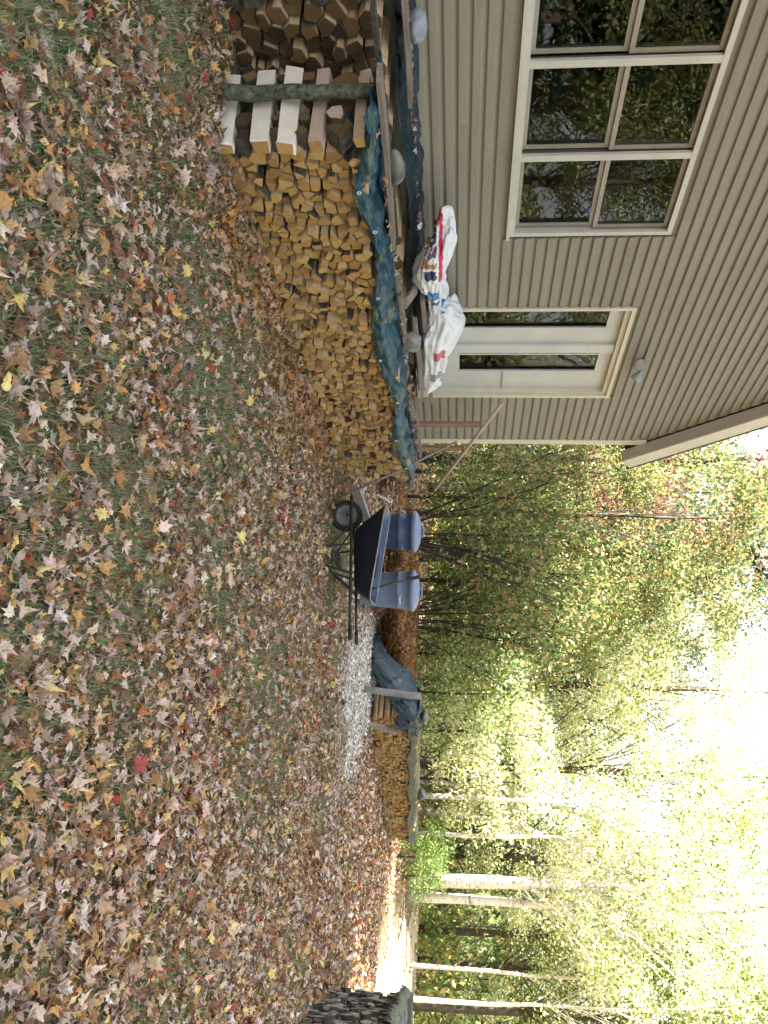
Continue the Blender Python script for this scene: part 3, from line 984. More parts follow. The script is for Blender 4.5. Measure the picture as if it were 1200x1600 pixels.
def stone(label, c, dims, m_, seed):
    bm = bmesh.new()
    bmesh.ops.create_icosphere(bm, subdivisions=4, radius=1)
    rng = random.Random(seed)
    planes = [(Vector((rng.gauss(0, 1), rng.gauss(0, 1), rng.gauss(0, 1))).normalized(), rng.uniform(.62, .92)) for _ in range(17)]
    for v in bm.verts:
        p = v.co.copy()
        r = 1.0
        for d, h in planes:
            k = p.dot(d)
            if k > 0.05:
                r = min(r, h/k)
        r = 0.85*r+0.15*0.85+0.03*vnoise(p*4, seed)
        v.co = Vector((p.x*r*dims[0], p.y*r*dims[1], p.z*r*dims[2]))*1.15
    me = bpy.data.meshes.new('stone')
    bm.to_mesh(me); bm.free()
    me.materials.append(m_)
    me.polygons.foreach_set('use_smooth', [True]*len(me.polygons))
    return tag(link('stone', me, None, c), label, 'stone')
stone('blue-grey rounded stone on the back woodpile beside the siding', (-5.08, 3.66, 1.155), (0.075, 0.13, 0.06), M['stone_blue'], 1)
stone('dark mossy stone weighing down the weathered board on the near tarp', (-4.33, 4.12, 1.02), (0.07, 0.14, 0.055), M['stone_dark'], 2)
stone('flat grey stone leaning on the tarp in the middle of the near woodpile', (-4.58, 6.42, 1.02), (0.06, 0.14, 0.09), M['stone_grey'], 3)
stone('small dark stone on top of the far woodpile tarp', (FO+FD*0.35-FN*0.25+Vector((0, 0, 0.93))), (0.12, 0.13, 0.07), M['stone_dark'], 4)
stone('small grey stone at the right end of the far woodpile tarp', (FO+FD*3.6-FN*0.2+Vector((0, 0, 0.80))), (0.12, 0.16, 0.09), M['stone_dark'], 6)
# plastic sacks with printed patches
def sack_mat(name, prints):
    """white film with flat printed rectangles given in generated coordinates: (u0,u1,v0,v1,colour)"""
    m, nt, b = mat(name, 0.38)
    tc = nt.nodes.new('ShaderNodeTexCoord')
    sp = nt.nodes.new('ShaderNodeSeparateXYZ')
    nt.links.new(tc.outputs['Generated'], sp.inputs[0])
    n = noise(nt, coords(nt, 'Object'), 5, 4)
    c = ramp(nt, n, [(0.3, (0.66, 0.68, 0.72)), (0.7, (0.78, 0.79, 0.82))])
    U, V = sp.outputs[1], sp.outputs[2]
    wob = noise(nt, coords(nt, 'Object'), 14, 2)
    V2 = math_n(nt, 'ADD', V, math_n(nt, 'MULTIPLY_ADD', wob, 0.10, -0.05))
    for (u0, u1, v0, v1, colr) in prints:
        f = math_n(nt, 'MULTIPLY', math_n(nt, 'MULTIPLY', math_n(nt, 'GREATER_THAN', U, u0), math_n(nt, 'LESS_THAN', U, u1)),
                   math_n(nt, 'MULTIPLY', math_n(nt, 'GREATER_THAN', V2, v0), math_n(nt, 'LESS_THAN', V2, v1)))
        c = mixc(nt, f, c, colr)
    nt.links.new(c, b.inputs['Base Color'])
    bump(nt, b, noise(nt, coords(nt, 'Object'), 16, 3, 0.6, 1.2), 0.6, 0.02)
    b.inputs['Subsurface Weight'].default_value = 0.0
    return m
RED, NAVY, BLUE, OCH, GREY, PINKR = (0.55, 0.02, 0.07), (0.02, 0.025, 0.10), (0.04, 0.15, 0.45), (0.42, 0.20, 0.07), (0.30, 0.31, 0.35), (0.50, 0.10, 0.12)
def sack(label, c, L, W, H, m_, seed, droop, rz=0.0):
    """crumpled film sack: a lump cut by many random planes so that it breaks into creased facets"""
    bm = bmesh.new()
    bmesh.ops.create_icosphere(bm, subdivisions=5, radius=1)
    rng = random.Random(seed)
    planes = []
    for _ in range(38):
        d = Vector((rng.gauss(0, 1), rng.gauss(0, 1.1), rng.gauss(0, 1))).normalized()
        planes.append((d, rng.uniform(0.70, 0.93)))
    creases = [(Vector((rng.gauss(0, 1), rng.gauss(0, .8), rng.gauss(0, 1))).normalized(), rng.uniform(4, 11), rng.uniform(0, 6)) for _ in range(14)]
    for v in bm.verts:
        p = v.co.copy()
        r = 1.0
        for d, h in planes:
            k = p.dot(d)
            if k > 0.05:
                r = min(r, h/k)
        for d, fq, ph in creases:
            r += (abs(math.sin(p.dot(d)*fq+ph))-0.64)*0.035
        p = p*r
        x, y, z = p.x*W, p.y*L, p.z*H
        z += H*0.45*math.sin(v.co.y*3.1+seed) - droop*max(0, v.co.x)*(0.5+0.5*math.sin(v.co.y*4+seed))
        x += W*0.25*math.sin(v.co.y*2.3+seed*2)
        v.co = (x, y, z)
    me = bpy.data.meshes.new('sack')
    bm.to_mesh(me); bm.free()
    me.materials.append(m_)
    o = tag(link('sack', me, None, c), label, 'sack')
    o.rotation_euler = (0, 0, rz)
    return o
sack('crumpled white plastic sack with a red stripe and dark blue print, on the back woodpile', (-5.03, 5.86, 1.245), 0.62, 0.24, 0.17,
     sack_mat('printed_sack_red', [(0.04, 0.52, 0.62, 0.70, RED), (0.04, 0.10, 0.5, 0.70, RED), (0.13, 0.20, 0.30, 0.56, NAVY), (0.22, 0.25, 0.34, 0.56, (0.12, 0.07, 0.08)), (0.29, 0.34, 0.26, 0.58, OCH), (0.37, 0.48, 0.30, 0.56, NAVY), (0.68, 0.86, 0.28, 0.60, BLUE)]), 4, 0.10, 0.02)
sack('larger crumpled white plastic sack with pink and grey print, in front of the door', (-5.0, 7.05, 1.25), 0.85, 0.25, 0.21,
     sack_mat('printed_sack_grey', [(0.02, 0.10, 0.55, 0.9, BLUE), (0.10, 0.30, 0.10, 0.34, GREY), (0.46, 0.55, 0.40, 0.62, PINKR), (0.60, 0.74, 0.66, 0.74, (0.20, 0.17, 0.24)), (0.70, 0.78, 0.30, 0.55, GREY), (0.56, 0.66, 0.78, 0.84, PINKR), (0.80, 0.92, 0.50, 0.58, (0.22, 0.18, 0.26))]), 9, 0.16, -0.03)

# step rail beside the door
hr = tag(empty('handrail', (-5.0, 8.2, 0)), 'pinkish wooden handrail sloping down past the corner of the house on two brown posts', 'handrail')
ra, rb = Vector((0, -0.02, 1.93)), Vector((0.0, 2.28, 1.12))
mb = MB(); mb.tube([ra, rb], 0.024, 8)
mb.build('rail', M['rail'], hr, smooth=True)
for yy in (0.52, 1.12):
    zt = ra.z+(rb.z-ra.z)*(yy-ra.y)/(rb.y-ra.y)
    mb = MB(); mb.box(-0.05, -0.012, yy-0.045, yy+0.045, 0, zt-0.02)
    mb.build('post', M['board_brown'], hr, bevel=0.004)

# ------------------------------------------------------------------ wheelbarrow
def wheelbarrow(loc, rz):
    w = tag(empty('wheelbarrow', loc, rz), 'navy blue wheelbarrow with black frame parked beyond the end of the near woodpile', 'wheelbarrow')
    # tray: loft of rounded rectangles
    def rrect(x0, x1, hy0, hy1, z0, z1, r, n=5):
        pts = []
        for (cx, cy, a0) in ((x1-r, hy1-r, 0), (x0+r, hy0-r, PI/2), (x0+r, -hy0+r, PI), (x1-r, -hy1+r, 1.5*PI)):
            for k in range(n):
                a = a0+PI/2*k/(n-1)
                x = cx+r*math.cos(a)
                pts.append((x, cy+r*math.sin(a), z0+(z1-z0)*(x-x0)/(x1-x0)))
        return pts
    levels = [(0.20, 0.84, .17, .20, .315, .335, .05), (0.17, 0.87, .19, .22, .33, .345, .07), (0.05, 0.92, .25, .27, .48, .43, .09), (-0.09, 0.985, .31, .325, .655, .52, .11)]
    rings = [rrect(*l) for l in levels]
    n = len(rings[0])
    for nm, off, m_ in (('tray', 0.0, M['barrow_blue']), ('tray_lining', 0.008, M['barrow_inside'])):
        mb = MB()
        vs = []
        for i, r in enumerate(rings):
            cx = sum(p[0] for p in r)/n
            for p in r:
                d = Vector((cx-p[0], -p[1], 0)).normalized()
                vs.append((p[0]+d.x*off, p[1]+d.y*off, p[2]+(off*1.2 if i < 2 else 0)))
        fs = [(i*n+k, i*n+(k+1) % n, (i+1)*n+(k+1) % n, (i+1)*n+k) for i in range(len(rings)-1) for k in range(n)]
        fs.append(tuple(range(n))[::-1])
        if off:
            fs = [f[::-1] for f in fs]
        mb.add(vs, fs)
        if off == 0:
            tray = mb.build(nm, m_, w, smooth=True)
        else:
            mb.build('lining', m_, tray, smooth=True)
    mb = MB()
    rim = [Vector(p)+Vector((0, 0, .002)) for p in rings[-1]]
    mb.tube(rim+[rim[0]], 0.009, 6, cap=False)
    mb.build('rim', M['rim_worn'], tray, smooth=True)
    for s in (-1, 1):
        mb = MB()
        mb.tube([(-0.24, .055*s, .235), (0.0, .075*s, .245), (0.30, .17*s, .275), (0.9, .26*s, .305), (1.42, .30*s, .33)], [.017]*4+[.016], 8)
        h = mb.build('handle', M['black_steel'], w, smooth=True)
        mb = MB(); mb.tube([(1.28, .289*s, .3235), (1.43, .3008*s, .3306)], .021, 8)
        mb.build('grip', M['rubber'], h, smooth=True)
        mb = MB()
        mb.tube([(0.36, .20*s, .29), (0.40, .22*s, .012), (0.62, .24*s, .012), (0.70, .25*s, .29)], .013, 8)
        mb.build('leg', M['black_steel'], w, smooth=False)
        mb = MB()
        mb.tube([(0.64, .24*s, .02), (0.86, .26*s, .29)], .010, 6)
        mb.tube([(0.40, .215*s, .05), (0.12, .11*s, .255)], .010, 6)
        mb.build('brace', M['black_steel'], w)
    mb = MB(); mb.box(0.46, 0.58, -.235, .235, .10, .135); mb.build('cross_bar', M['black_steel'], w)
    mb = MB(); mb.tube([(0, -.09, .2), (0, .09, .2)], .012, 8)
    mb.build('axle', M['black_steel'], w)
    wh = MB()
    prof = [(.135, -.035), (.165, -.042), (.19, -.032), (.2, 0), (.19, .032), (.165, .042), (.135, .035), (.125, 0), (.135, -.035)]
    wheel = tag_part(empty('wheel'), w)
    wheel.scale = (.93, .93, .9)
    wheel.location = (0, 0, .186); wheel.rotation_euler = (PI/2, 0, 0)
    wh.lathe(prof, 28); wh.build('tyre', M['rubber'], wheel, smooth=True)
    mb = MB(); mb.lathe([(0.001, -.02), (.04, -.025), (.05, -.012), (.12, -.012), (.134, -.03), (.134, .03), (.12, .012), (.05, .012), (.04, .025), (0.001, .02)], 24)
    mb.build('rim', M['wheel_rim'], wheel, smooth=True)
    return w
barrow = wheelbarrow((-3.78, 8.66, 0), rad(10))
# tool handle standing in the barrow
t = tag(empty('shovel', (-2.9, 9.0, 0.36)), 'dark shovel handle leaning out of the wheelbarrow', 'shovel')
mb = MB(); mb.tube([(-.10, .02, .02), (-.42, .40, .62)], .016, 8)
sh = mb.build('shaft', M['black_steel'], t, smooth=True)
mb = MB(); mb.tube([(-.36, .33, .50), (-.43, .41, .64)], .022, 8); mb.build('grip', M['rubber'], sh)
mb = MB(); mb.add([(-.13, -.08, .03), (-.03, -.08, .03), (.10, -.06, -.005), (.12, .02, -.005), (.10, .10, -.005), (-.03, .12, .03), (-.13, .12, .03), (-.05, .02, .015)], [(0, 1, 7), (1, 2, 7), (2, 3, 7), (3, 4, 7), (4, 5, 7), (5, 6, 7), (6, 0, 7)])
bl = mb.build('blade', M['black_steel'], t); bl.modifiers.new('thickness', 'SOLIDIFY').thickness = 0.003

# ------------------------------------------------------------------ bins
def bin_can(label, loc, handle_up, rz, body):
    c = tag(empty('trash_can', loc, rz), label, 'trash can', 'blue-grey trash cans behind the wheelbarrow')
    H = 0.80
    mb = MB(); mb.lathe([(0.02, 0.0), (.225, 0.0), (.235, .015), (.25, .20), (.263, .40), (.27, .555), (.278, .56), (.278, .585), (.271, .59), (.284, H-.03), (.296, H-.03), (.296, H)], 36)
    mb.build('body', body, c, smooth=True)
    mb = MB(); mb.lathe([(.2715, .558), (.2795, .562), (.2795, .583), (.2725, .588)], 36)
    mb.build('band', M['can_dark'], c, smooth=True)
    mb = MB(); mb.lathe([(.300, H-.045), (.310, H-.045), (.312, H+.012), (.300, H+.022), (.26, H+.05), (.16, H+.085), (0.002, H+.098)], 36)
    lid = mb.build('lid', M['can_lid'], c, smooth=True)
    mb = MB(); mb.tube([(-.09, 0, H+.085), (-.07, 0, H+.125), (.07, 0, H+.125), (.09, 0, H+.085)], .014, 8)
    mb.build('lid_handle', M['can_lid'], lid, smooth=True)
    for s in (0, PI):
        mb = MB()
        a = -0.9+s
        pts = []
        for k in range(7):
            f = (k/6-.5)*0.5
            rr = .285+.03*math.sin(PI*k/6)
            pts.append((rr*math.cos(a+f), rr*math.sin(a+f), .62))
        mb.tube(pts, .011, 6)
        mb.build('side_handle', M['white_plastic'] if s == 0 and handle_up else M['can'], c, smooth=True)
    return c
bin_can('blue-grey lidded trash can nearer the house, behind the wheelbarrow tray front', (-4.80, 11.55, 0), False, 0.6, M['can_deep'])
bin_can('paler blue-grey lidded trash can with a white handle, right of the other can', (-3.94, 11.75, 0), True, 0.15, M['can'])

# ------------------------------------------------------------------ bits at the end of the pile
board('pale grey pointed plank leaning at the far end of the near woodpile', (-4.35, 9.02, 0.20), (-3.98, 9.35, 0.36), 0.13, 0.02, M['grey_plank'], 12, name='plank', roll=0.9, cat='plank')
board('short white stick standing among the logs at the end of the pile', (-4.28, 9.14, 0.46), (-4.20, 9.17, 0.62), 0.03, 0.02, M['white_plastic'], 13, name='stick', roll=0.4, cat='stick')
mb = MB()
mb.tube([Vector((0, 0, 0)), Vector((-.36, -.03, .72)), Vector((-.76, -.05, 1.42))], [.016, .017, .014], 8)
tag(mb.build('pole', M['board'], None, smooth=True, loc=(-4.02, 8.75, 0.0)), 'thin weathered pole leaning over the far end of the near woodpile', 'pole')
board('grey board leaning on the near end of the far woodpile', fe(0.12, 0.22, 0.03), fe(-0.30, 0.13, 0.50), 0.14, 0.025, M['board'], 14, name='plank', roll=0.7, cat='plank')

# ------------------------------------------------------------------ leaves on the ground
MAPLE = np.array([(0, -.42), (.10, -.30), (.34, -.40), (.26, -.20), (.56, -.08), (.36, .06), (.52, .36), (.22, .26), (.14, .40), (0, .66),
                  (-.14, .40), (-.22, .26), (-.52, .36), (-.36, .06), (-.56, -.08), (-.26, -.20), (-.34, -.40), (-.10, -.30)])
OAK = np.array([(0, -.5), (.16, -.3), (.24, -.1), (.18, .05), (.28, .22), (.14, .42), (0, .55), (-.14, .42), (-.28, .22), (-.18, .05), (-.24, -.1), (-.16, -.3)])
KITE = np.array([(0, -.5), (.46, -.1), (.30, .38), (0, .58), (-.34, .36), (-.46, -.08)])
PAL = np.array([(0.54, 0.43, 0.35), (0.62, 0.51, 0.42), (0.50, 0.41, 0.385), (0.40, 0.29, 0.19), (0.34, 0.20, 0.10), (0.27, 0.135, 0.06), (0.48, 0.29, 0.12), (0.60, 0.43, 0.16),
                (0.62, 0.52, 0.22), (0.40, 0.145, 0.045), (0.38, 0.05, 0.04), (0.30, 0.055, 0.05), (0.22, 0.12, 0.08), (0.17, 0.10, 0.065), (0.66, 0.62, 0.56), (0.36, 0.28, 0.25)])
PW = np.array([.15, .085, .11, .115, .095, .075, .075, .055, .035, .02, .012, .012, .06, .045, .025, .11])
PW = PW/PW.sum()
def leaf_local(shape, rng):
    """vertices of one curled leaf (outline + centre), unit size"""
    n = len(shape)
    v = np.zeros((n+1, 3))
    v[:n, :2] = shape*rng.uniform(.78, 1.15, (n, 1))*np.array((rng.uniform(.7, 1.05), 1.0))
    c1, c2, c3 = rng.uniform(-1.0, 2.2), rng.uniform(-.9, 1.5), rng.uniform(-1.2, 1.2)
    r2 = (v[:, :2]**2)
    v[:, 2] = c1*r2[:, 0]+c2*r2[:, 1]+c3*v[:, 0]*v[:, 1] + rng.uniform(-.05, .05, n+1)
    v[:, 2] -= v[:, 2].min()
    return v
def leaf_batch(shape, pos, size, rng, cols, tilt=0.35, variants=40):
    """merged leaves -> verts, tris, colours"""
    n = len(pos)
    k = len(shape)
    var = np.stack([leaf_local(shape, rng) for _ in range(variants)])
    V = var[rng.integers(0, variants, n)]*size[:, None, None]
    yaw = rng.uniform(0, 2*PI, n)
    tx, ty = rng.normal(0, tilt, n), rng.normal(0, tilt, n)
    # tilt about x, then y, then yaw
    y = V[:, :, 1]*np.cos(tx)[:, None]-V[:, :, 2]*np.sin(tx)[:, None]
    z = V[:, :, 1]*np.sin(tx)[:, None]+V[:, :, 2]*np.cos(tx)[:, None]
    x = V[:, :, 0]*np.cos(ty)[:, None]+z*np.sin(ty)[:, None]
    z = -V[:, :, 0]*np.sin(ty)[:, None]+z*np.cos(ty)[:, None]
    z = z - z.min(axis=1, keepdims=True)
    X = x*np.cos(yaw)[:, None]-y*np.sin(yaw)[:, None]+pos[:, 0:1]
    Y = x*np.sin(yaw)[:, None]+y*np.cos(yaw)[:, None]+pos[:, 1:2]
    Z = z+pos[:, 2:3]
    verts = np.stack([X, Y, Z], -1).reshape(-1, 3)
    tri = np.array([(i, (i+1) % k, k) for i in range(k)])
    faces = (tri[None]+(np.arange(n)*(k+1))[:, None, None]).reshape(-1, 3)
    vc = np.clip(np.repeat(cols, k+1, axis=0)*rng.uniform(.75, 1.15, (n*(k+1), 1)), 0, .85)
    return verts, faces, vc
def field(x, y, s):
    return (np.sin(x*0.9*s+1.3)+np.sin(y*0.7*s+x*0.5*s)+np.sin((x-y)*1.3*s+2)+np.sin(x*2.3*s-y*1.9*s)*0.6)/3.6
def inside_things(x, y):
    """true where piles or the house stand"""
    near = (x < -4.03-0.0895*(y-4.02)) & (y > 3.47) & (y < 9.1)
    bk = (x < -4.74) & (y > 3.05) & (y < 8.2)
    hs = (x < WX+0.05) & (y < 9.8)
    rgt = (x > 1.22) & (x < 1.8) & (y > 8.95) & (y < 11.95)
    u = (x-FO.x)*FD.x+(y-FO.y)*FD.y
    w = (x-FO.x)*FN.x+(y-FO.y)*FN.y
    fr = (u > 0) & (u < 5.65) & (w < 0.0) & (w > -0.5)
    return near | bk | hs | rgt | fr
def chips_zone(x, y):
    """0..1 bare sawdust patch"""
    w = (x+2.55)+0.42*(y-12.4)
    a = np.clip(1.5*np.exp(-((w/0.95)**4+((y-12.5)/2.15)**4)) + 0.35*field(x, y, 5.0)*np.exp(-((w/1.2)**4+((y-12.5)/2.4)**4)), 0, 1)
    b_ = np.exp(-(((x+1.0)-0.18*(y-10.8))**2/1.5+((y-10.6))**2/0.13))*0.95
    return np.clip(np.maximum(a, b_), 0, 1)
def scatter(n, r0, r1, rng):
    ang = rng.uniform(rad(-66), rad(26), n)           # from +Y, positive to the right
    r = np.sqrt(rng.uniform(r0*r0, r1*r1, n))
    x, y = r*np.sin(ang), r*np.cos(ang)
    dens = 0.64+0.42*field(x, y, 1.0)+0.36*field(x, y, 2.7)+0.25*field(x, y, 6.5)
    near_left = np.exp(-((x+2.2)**2/3.0+(y-3.2)**2/5.0))*0.36
    edge = np.exp(-((x-(-3.7-0.09*(y-4)))**2/0.10))*0.5*((y > 3) & (y < 10))
    dens = dens-near_left+edge
    dens = dens*np.where((y > 17.5) & (x > 0.4-0.03*(y-18)) & (x < 8), .12, 1.0)
    keep = (rng.uniform(0, 1, n) < dens) & ~inside_things(x, y) & (rng.uniform(0, 1, n) > chips_zone(x, y)*1.2)
    return x[keep], y[keep]
def leaf_colours(n, rng, x=None, y=None):
    idx = rng.choice(len(PAL), n, p=PW)
    c = PAL[idx]*np.array((1.03, .975, .95))*rng.uniform(0.88, 1.36, (n, 1))*rng.uniform(0.93, 1.07, (n, 3))
    if x is not None:                                  # browner drift along the foot of the pile
        e = np.exp(-((x-(-3.65-0.09*(y-4)))**2/0.16))*((y > 3.6) & (y < 9.6))
        c = c*(1-e[:, None]*0.6)+np.array((0.46, 0.22, 0.06))*e[:, None]*0.6*rng.uniform(.5, 1.2, (n, 1))
    return np.clip(c, 0.01, 0.85)
def litter():
    rng = np.random.default_rng(5)
    x, y = scatter(66000, 1.3, 9.0, rng)
    n = len(x)
    size = rng.gamma(4, 0.0085, n)+0.016
    size = np.clip(size, 0.024, 0.085)
    # the 300 leaves that show largest are objects of their own, parts of the ground
    q = np.stack([x, y, np.full(n, -1.5)], -1)
    depth = q @ np.array(F)
    uu = (q @ np.array(RV))/depth
    vv = (q @ np.array(UV))/depth
    vis = (depth > 0.3) & (np.abs(uu) < 0.6) & (vv > -0.455)
    score = np.where(vis, size/np.maximum(depth, .1)*np.sqrt(1.5/np.maximum(depth, .1)), -1)
    order = np.argsort(-score)
    top, restI = order[:300], order[300:]
    base_cols = [np.array(c) for c in PAL]
    lib = []
    for i in range(48):
        sh = OAK if i % 5 == 4 else MAPLE
        v = leaf_local(sh, rng)
        k = len(sh)
        tri = np.array([(j, (j+1) % k, k) for j in range(k)])
        ci = rng.choice(len(PAL), p=PW)
        c = np.clip(PAL[ci]*np.array((1.03, .975, .95))*rng.uniform(0.9, 1.3), 0, 0.85)
        vc = np.tile(c, (k+1, 1))*rng.uniform(0.7, 1.15, (k+1, 1))
        me = np_mesh('fallen_leaf', v, tri, M['litter'], vc)
        lib.append(me)
    for i in top:
        o = bpy.data.objects.new('fallen_leaf', lib[int(rng.integers(0, 48))])
        COL.objects.link(o)
        o.parent = ground
        s = float(size[i])*1.05
        o.location = (float(x[i]), float(y[i]), 0.012+float(rng.uniform(0, .02)))
        o.rotation_euler = (float(rng.normal(0, .25)), float(rng.normal(0, .25)), float(rng.uniform(0, 6.28)))
        o.scale = (s, s*float(rng.uniform(.85, 1.1)), s)
    x, y, size = x[restI], y[restI], size[restI]
    isoak = rng.uniform(0, 1, len(x)) < 0.22
    parts = []
    off = 0
    def push(v, f, c):
        nonlocal off
        parts.append((v, f+off, c))
        off += len(v)
    for msk, sh in ((~isoak, MAPLE), (isoak, OAK)):
        xs, ys, ss = x[msk], y[msk], size[msk]
        z = 0.004+rng.uniform(0, 0.03, len(xs))
        push(*leaf_batch(sh, np.stack([xs, ys, z], -1), ss, rng, leaf_colours(len(xs), rng, xs, ys), 0.33))
    x, y = scatter(60000, 1.3, 9.5, rng)
    push(*leaf_batch(np.array([(-.5, -.2), (.1, -.34), (.5, .05), (-.1, .36)]), np.stack([x, y, 0.003+rng.uniform(0, .02, len(x))], -1), rng.uniform(.012, .04, len(x)), rng, leaf_colours(len(x), rng, x, y), 0.5))
    x, y = scatter(125000, 9.0, 24.0, rng)
    z = 0.006+rng.uniform(0, 0.035, len(x))
    push(*leaf_batch(KITE, np.stack([x, y, z], -1), np.clip(rng.gamma(4, .010, len(x))+.022, .032, .10), rng, leaf_colours(len(x), rng, x, y), 0.38))
    x, y = scatter(36000, 24.0, 44.0, rng)
    z = ground_h(x, y)+0.006+rng.uniform(0, 0.04, len(x))
    push(*leaf_batch(KITE, np.stack([x, y, z], -1), rng.uniform(.08, .17, len(x)), rng, leaf_colours(len(x), rng), 0.4))
    # leaves that have blown onto the tarps
    m_ = 90
    ty = rng.uniform(3.5, 9.0, m_)
    tx = -4.02-0.0895*(ty-4.02)-rng.uniform(.03, .45, m_)
    push(*leaf_batch(MAPLE, np.stack([tx, ty, np.full(m_, .945)], -1), rng.uniform(.03, .075, m_), rng, leaf_colours(m_, rng), 0.3))
    ty = rng.uniform(3.4, 7.8, m_)
    tx = rng.uniform(-5.25, -4.98, m_)
    push(*leaf_batch(MAPLE, np.stack([tx, ty, np.full(m_, 1.085)], -1), rng.uniform(.03, .07, m_), rng, leaf_colours(m_, rng), 0.3))
    me = np_mesh('leaf_litter', np.concatenate([p[0] for p in parts]), np.concatenate([p[1] for p in parts]), M['litter'], np.concatenate([p[2] for p in parts]))
    tag(link('leaf_litter', me), 'carpet of fallen tan, brown, yellow and red leaves over the lawn', 'leaf litter', kind='stuff')
litter()
def grass():
    rng = np.random.default_rng(8)
    n = 300000
    ang = rng.uniform(rad(-62), rad(20), n)
    r = rng.uniform(1.3**1.5, 12.0**1.5, n)**(1/1.5)
    x, y = r*np.sin(ang), r*np.cos(ang)
    dens = 0.52-0.5*field(x, y, 1.0)-0.45*field(x, y, 2.7)+np.exp(-((x+2.2)**2/3.0+(y-3.0)**2/5.0))*0.5
    dens = dens*np.where((y > 17.5) & (x > 0.4-0.03*(y-18)) & (x < 8), .12, 1.0)
    keep = (rng.uniform(0, 1, n) < dens) & ~inside_things(x, y) & (chips_zone(x, y) < 0.25)
    x, y = x[keep], y[keep]
    n = len(x)
    h = rng.uniform(0.02, 0.06, n)
    a = rng.uniform(0, 2*PI, n)
    lean = rng.uniform(0.3, 1.5, n)
    w = rng.uniform(0.0015, 0.0032, n)
    dx, dy = np.cos(a), np.sin(a)
    base = np.stack([x, y, np.zeros(n)], -1)
    side = np.stack([-dy*w, dx*w, np.zeros(n)], -1)
    mid = base+np.stack([dx*h*lean*.35, dy*h*lean*.35, h*.62], -1)
    tip = base+np.stack([dx*h*lean, dy*h*lean, h*.80/np.maximum(lean, .6)], -1)
    V = np.stack([base-side, base+side, mid+side*.8, mid-side*.8, tip], 1).reshape(-1, 3)
    o = np.arange(n)*5
    Fq = np.concatenate([np.stack([o, o+1, o+2], -1), np.stack([o, o+2, o+3], -1), np.stack([o+3, o+2, o+4], -1)])
    g = rng.uniform(0, 1, (n, 1))
    dry = (rng.uniform(0, 1, (n, 1)) < 0.42)
    c = np.where(dry, np.array((.34, .29, .19))*rng.uniform(.5, 1.1, (n, 1)), np.array((.125, .205, .08))*(1-g)+np.array((.27, .36, .17))*g)
    me = np_mesh('lawn_grass', V, Fq, M['grass'], np.repeat(c, 5, axis=0))
    tag(link('lawn_grass', me), 'short thin green and straw-coloured grass between the leaves', 'grass', kind='stuff')
grass()
def chips():
    rng = np.random.default_rng(9)
    n = 90000
    x = rng.uniform(-4.3, 1.2, n)
    y = rng.uniform(9.9, 15.2, n)
    d = chips_zone(x, y)
    keep = (rng.uniform(0, 1, n) < d*1.2) & ~inside_things(x, y)
    x, y = x[keep], y[keep]
    n = len(x)
    tan_ = (y < 11.2) & (x > -1.9)
    pos = np.stack([x, y, 0.004+rng.uniform(0, .022, n)], -1)
    sh = np.array([(-.5, -.22), (.45, -.28), (.5, .2), (-.4, .28)])
    g = rng.uniform(.55, 1.12, (n, 1))
    c = np.where(tan_[:, None], np.array((.54, .41, .31)), np.array((.78, .72, .66)))*g
    v, f, vc = leaf_batch(sh, pos, np.clip(rng.gamma(2, .012, n)+.008, .01, .07), rng, c, 0.2)
    me = np_mesh('wood_chips', v, f, M['chips'], vc)
    tag(link('wood_chips', me), 'scatter of pale sawdust and wood chips on the ground before the far woodpile', 'wood chips', kind='stuff')
chips()
def sawdust():
    g = 0.05
    xs = np.arange(-4.3, 1.2, g); ys = np.arange(9.9, 15.2, g)
    gx, gy = np.meshgrid(xs, ys, indexing='ij')
    cx, cy = gx+g/2, gy+g/2
    nz = RNG.uniform(-.22, .22, gx.shape)+0.25*field(cx, cy, 9.0)
    on = (chips_zone(cx, cy)+nz > 0.52) & ~inside_things(cx, cy)
    nx, ny = gx.shape
    vx, vy = np.meshgrid(np.arange(-4.3, 1.2+g*.99, g)[:nx+1], np.arange(9.9, 15.2+g*.99, g)[:ny+1], indexing='ij')
    V = np.stack([vx+RNG.uniform(-.02, .02, vx.shape), vy+RNG.uniform(-.02, .02, vx.shape), 0.005+RNG.uniform(0, .012, vx.shape)], -1).reshape(-1, 3)
    W_ = vx.shape[1]
    ii, jj = np.nonzero(on)
    q = ii*W_+jj
    me = np_mesh('sawdust', V, np.stack([q, q+W_, q+W_+1, q+1], -1), simple('sawdust', (0.48, 0.39, 0.32), (0.72, 0.66, 0.60), 9, 0.95, 0.4))
    tag(link('sawdust', me), 'thin pale layer of sawdust under the wood chips', 'sawdust', kind='stuff')
sawdust()
def sunlit_track():
    """bare sandy track at the edge of the lawn"""
    mb = MB()
    pts = []
    n = 26
    for i in range(n+1):
        t = i/n
        y = 18.0+t*27
        xl = 1.5 - 0.9*t + 0.25*math.sin(i*1.3)
        xr = xl+5.4+2.5*t+0.3*math.sin(i*0.9+1)
        pts.append((xl, xr, y))
    vs, fs = [], []
    for (a, b_, y) in pts:
        for k in range(5):
            x = a+(b_-a)*k/4
            vs.append((x, y, float(ground_h(np.array(x), np.array(y)))+0.02))
    for i in range(n):
        for k in range(4):
            fs.append((i*5+k, i*5+k+1, (i+1)*5+k+1, (i+1)*5+k))
    mb.add(vs, fs)
    o = mb.build('dirt_track', simple('sandy_track', (0.36, 0.30, 0.23), (0.50, 0.44, 0.36), 5, 0.95, 0.5), None, smooth=True)
    tag(o, 'sunlit sandy track at the far edge of the lawn', 'track', kind='structure')
sunlit_track()
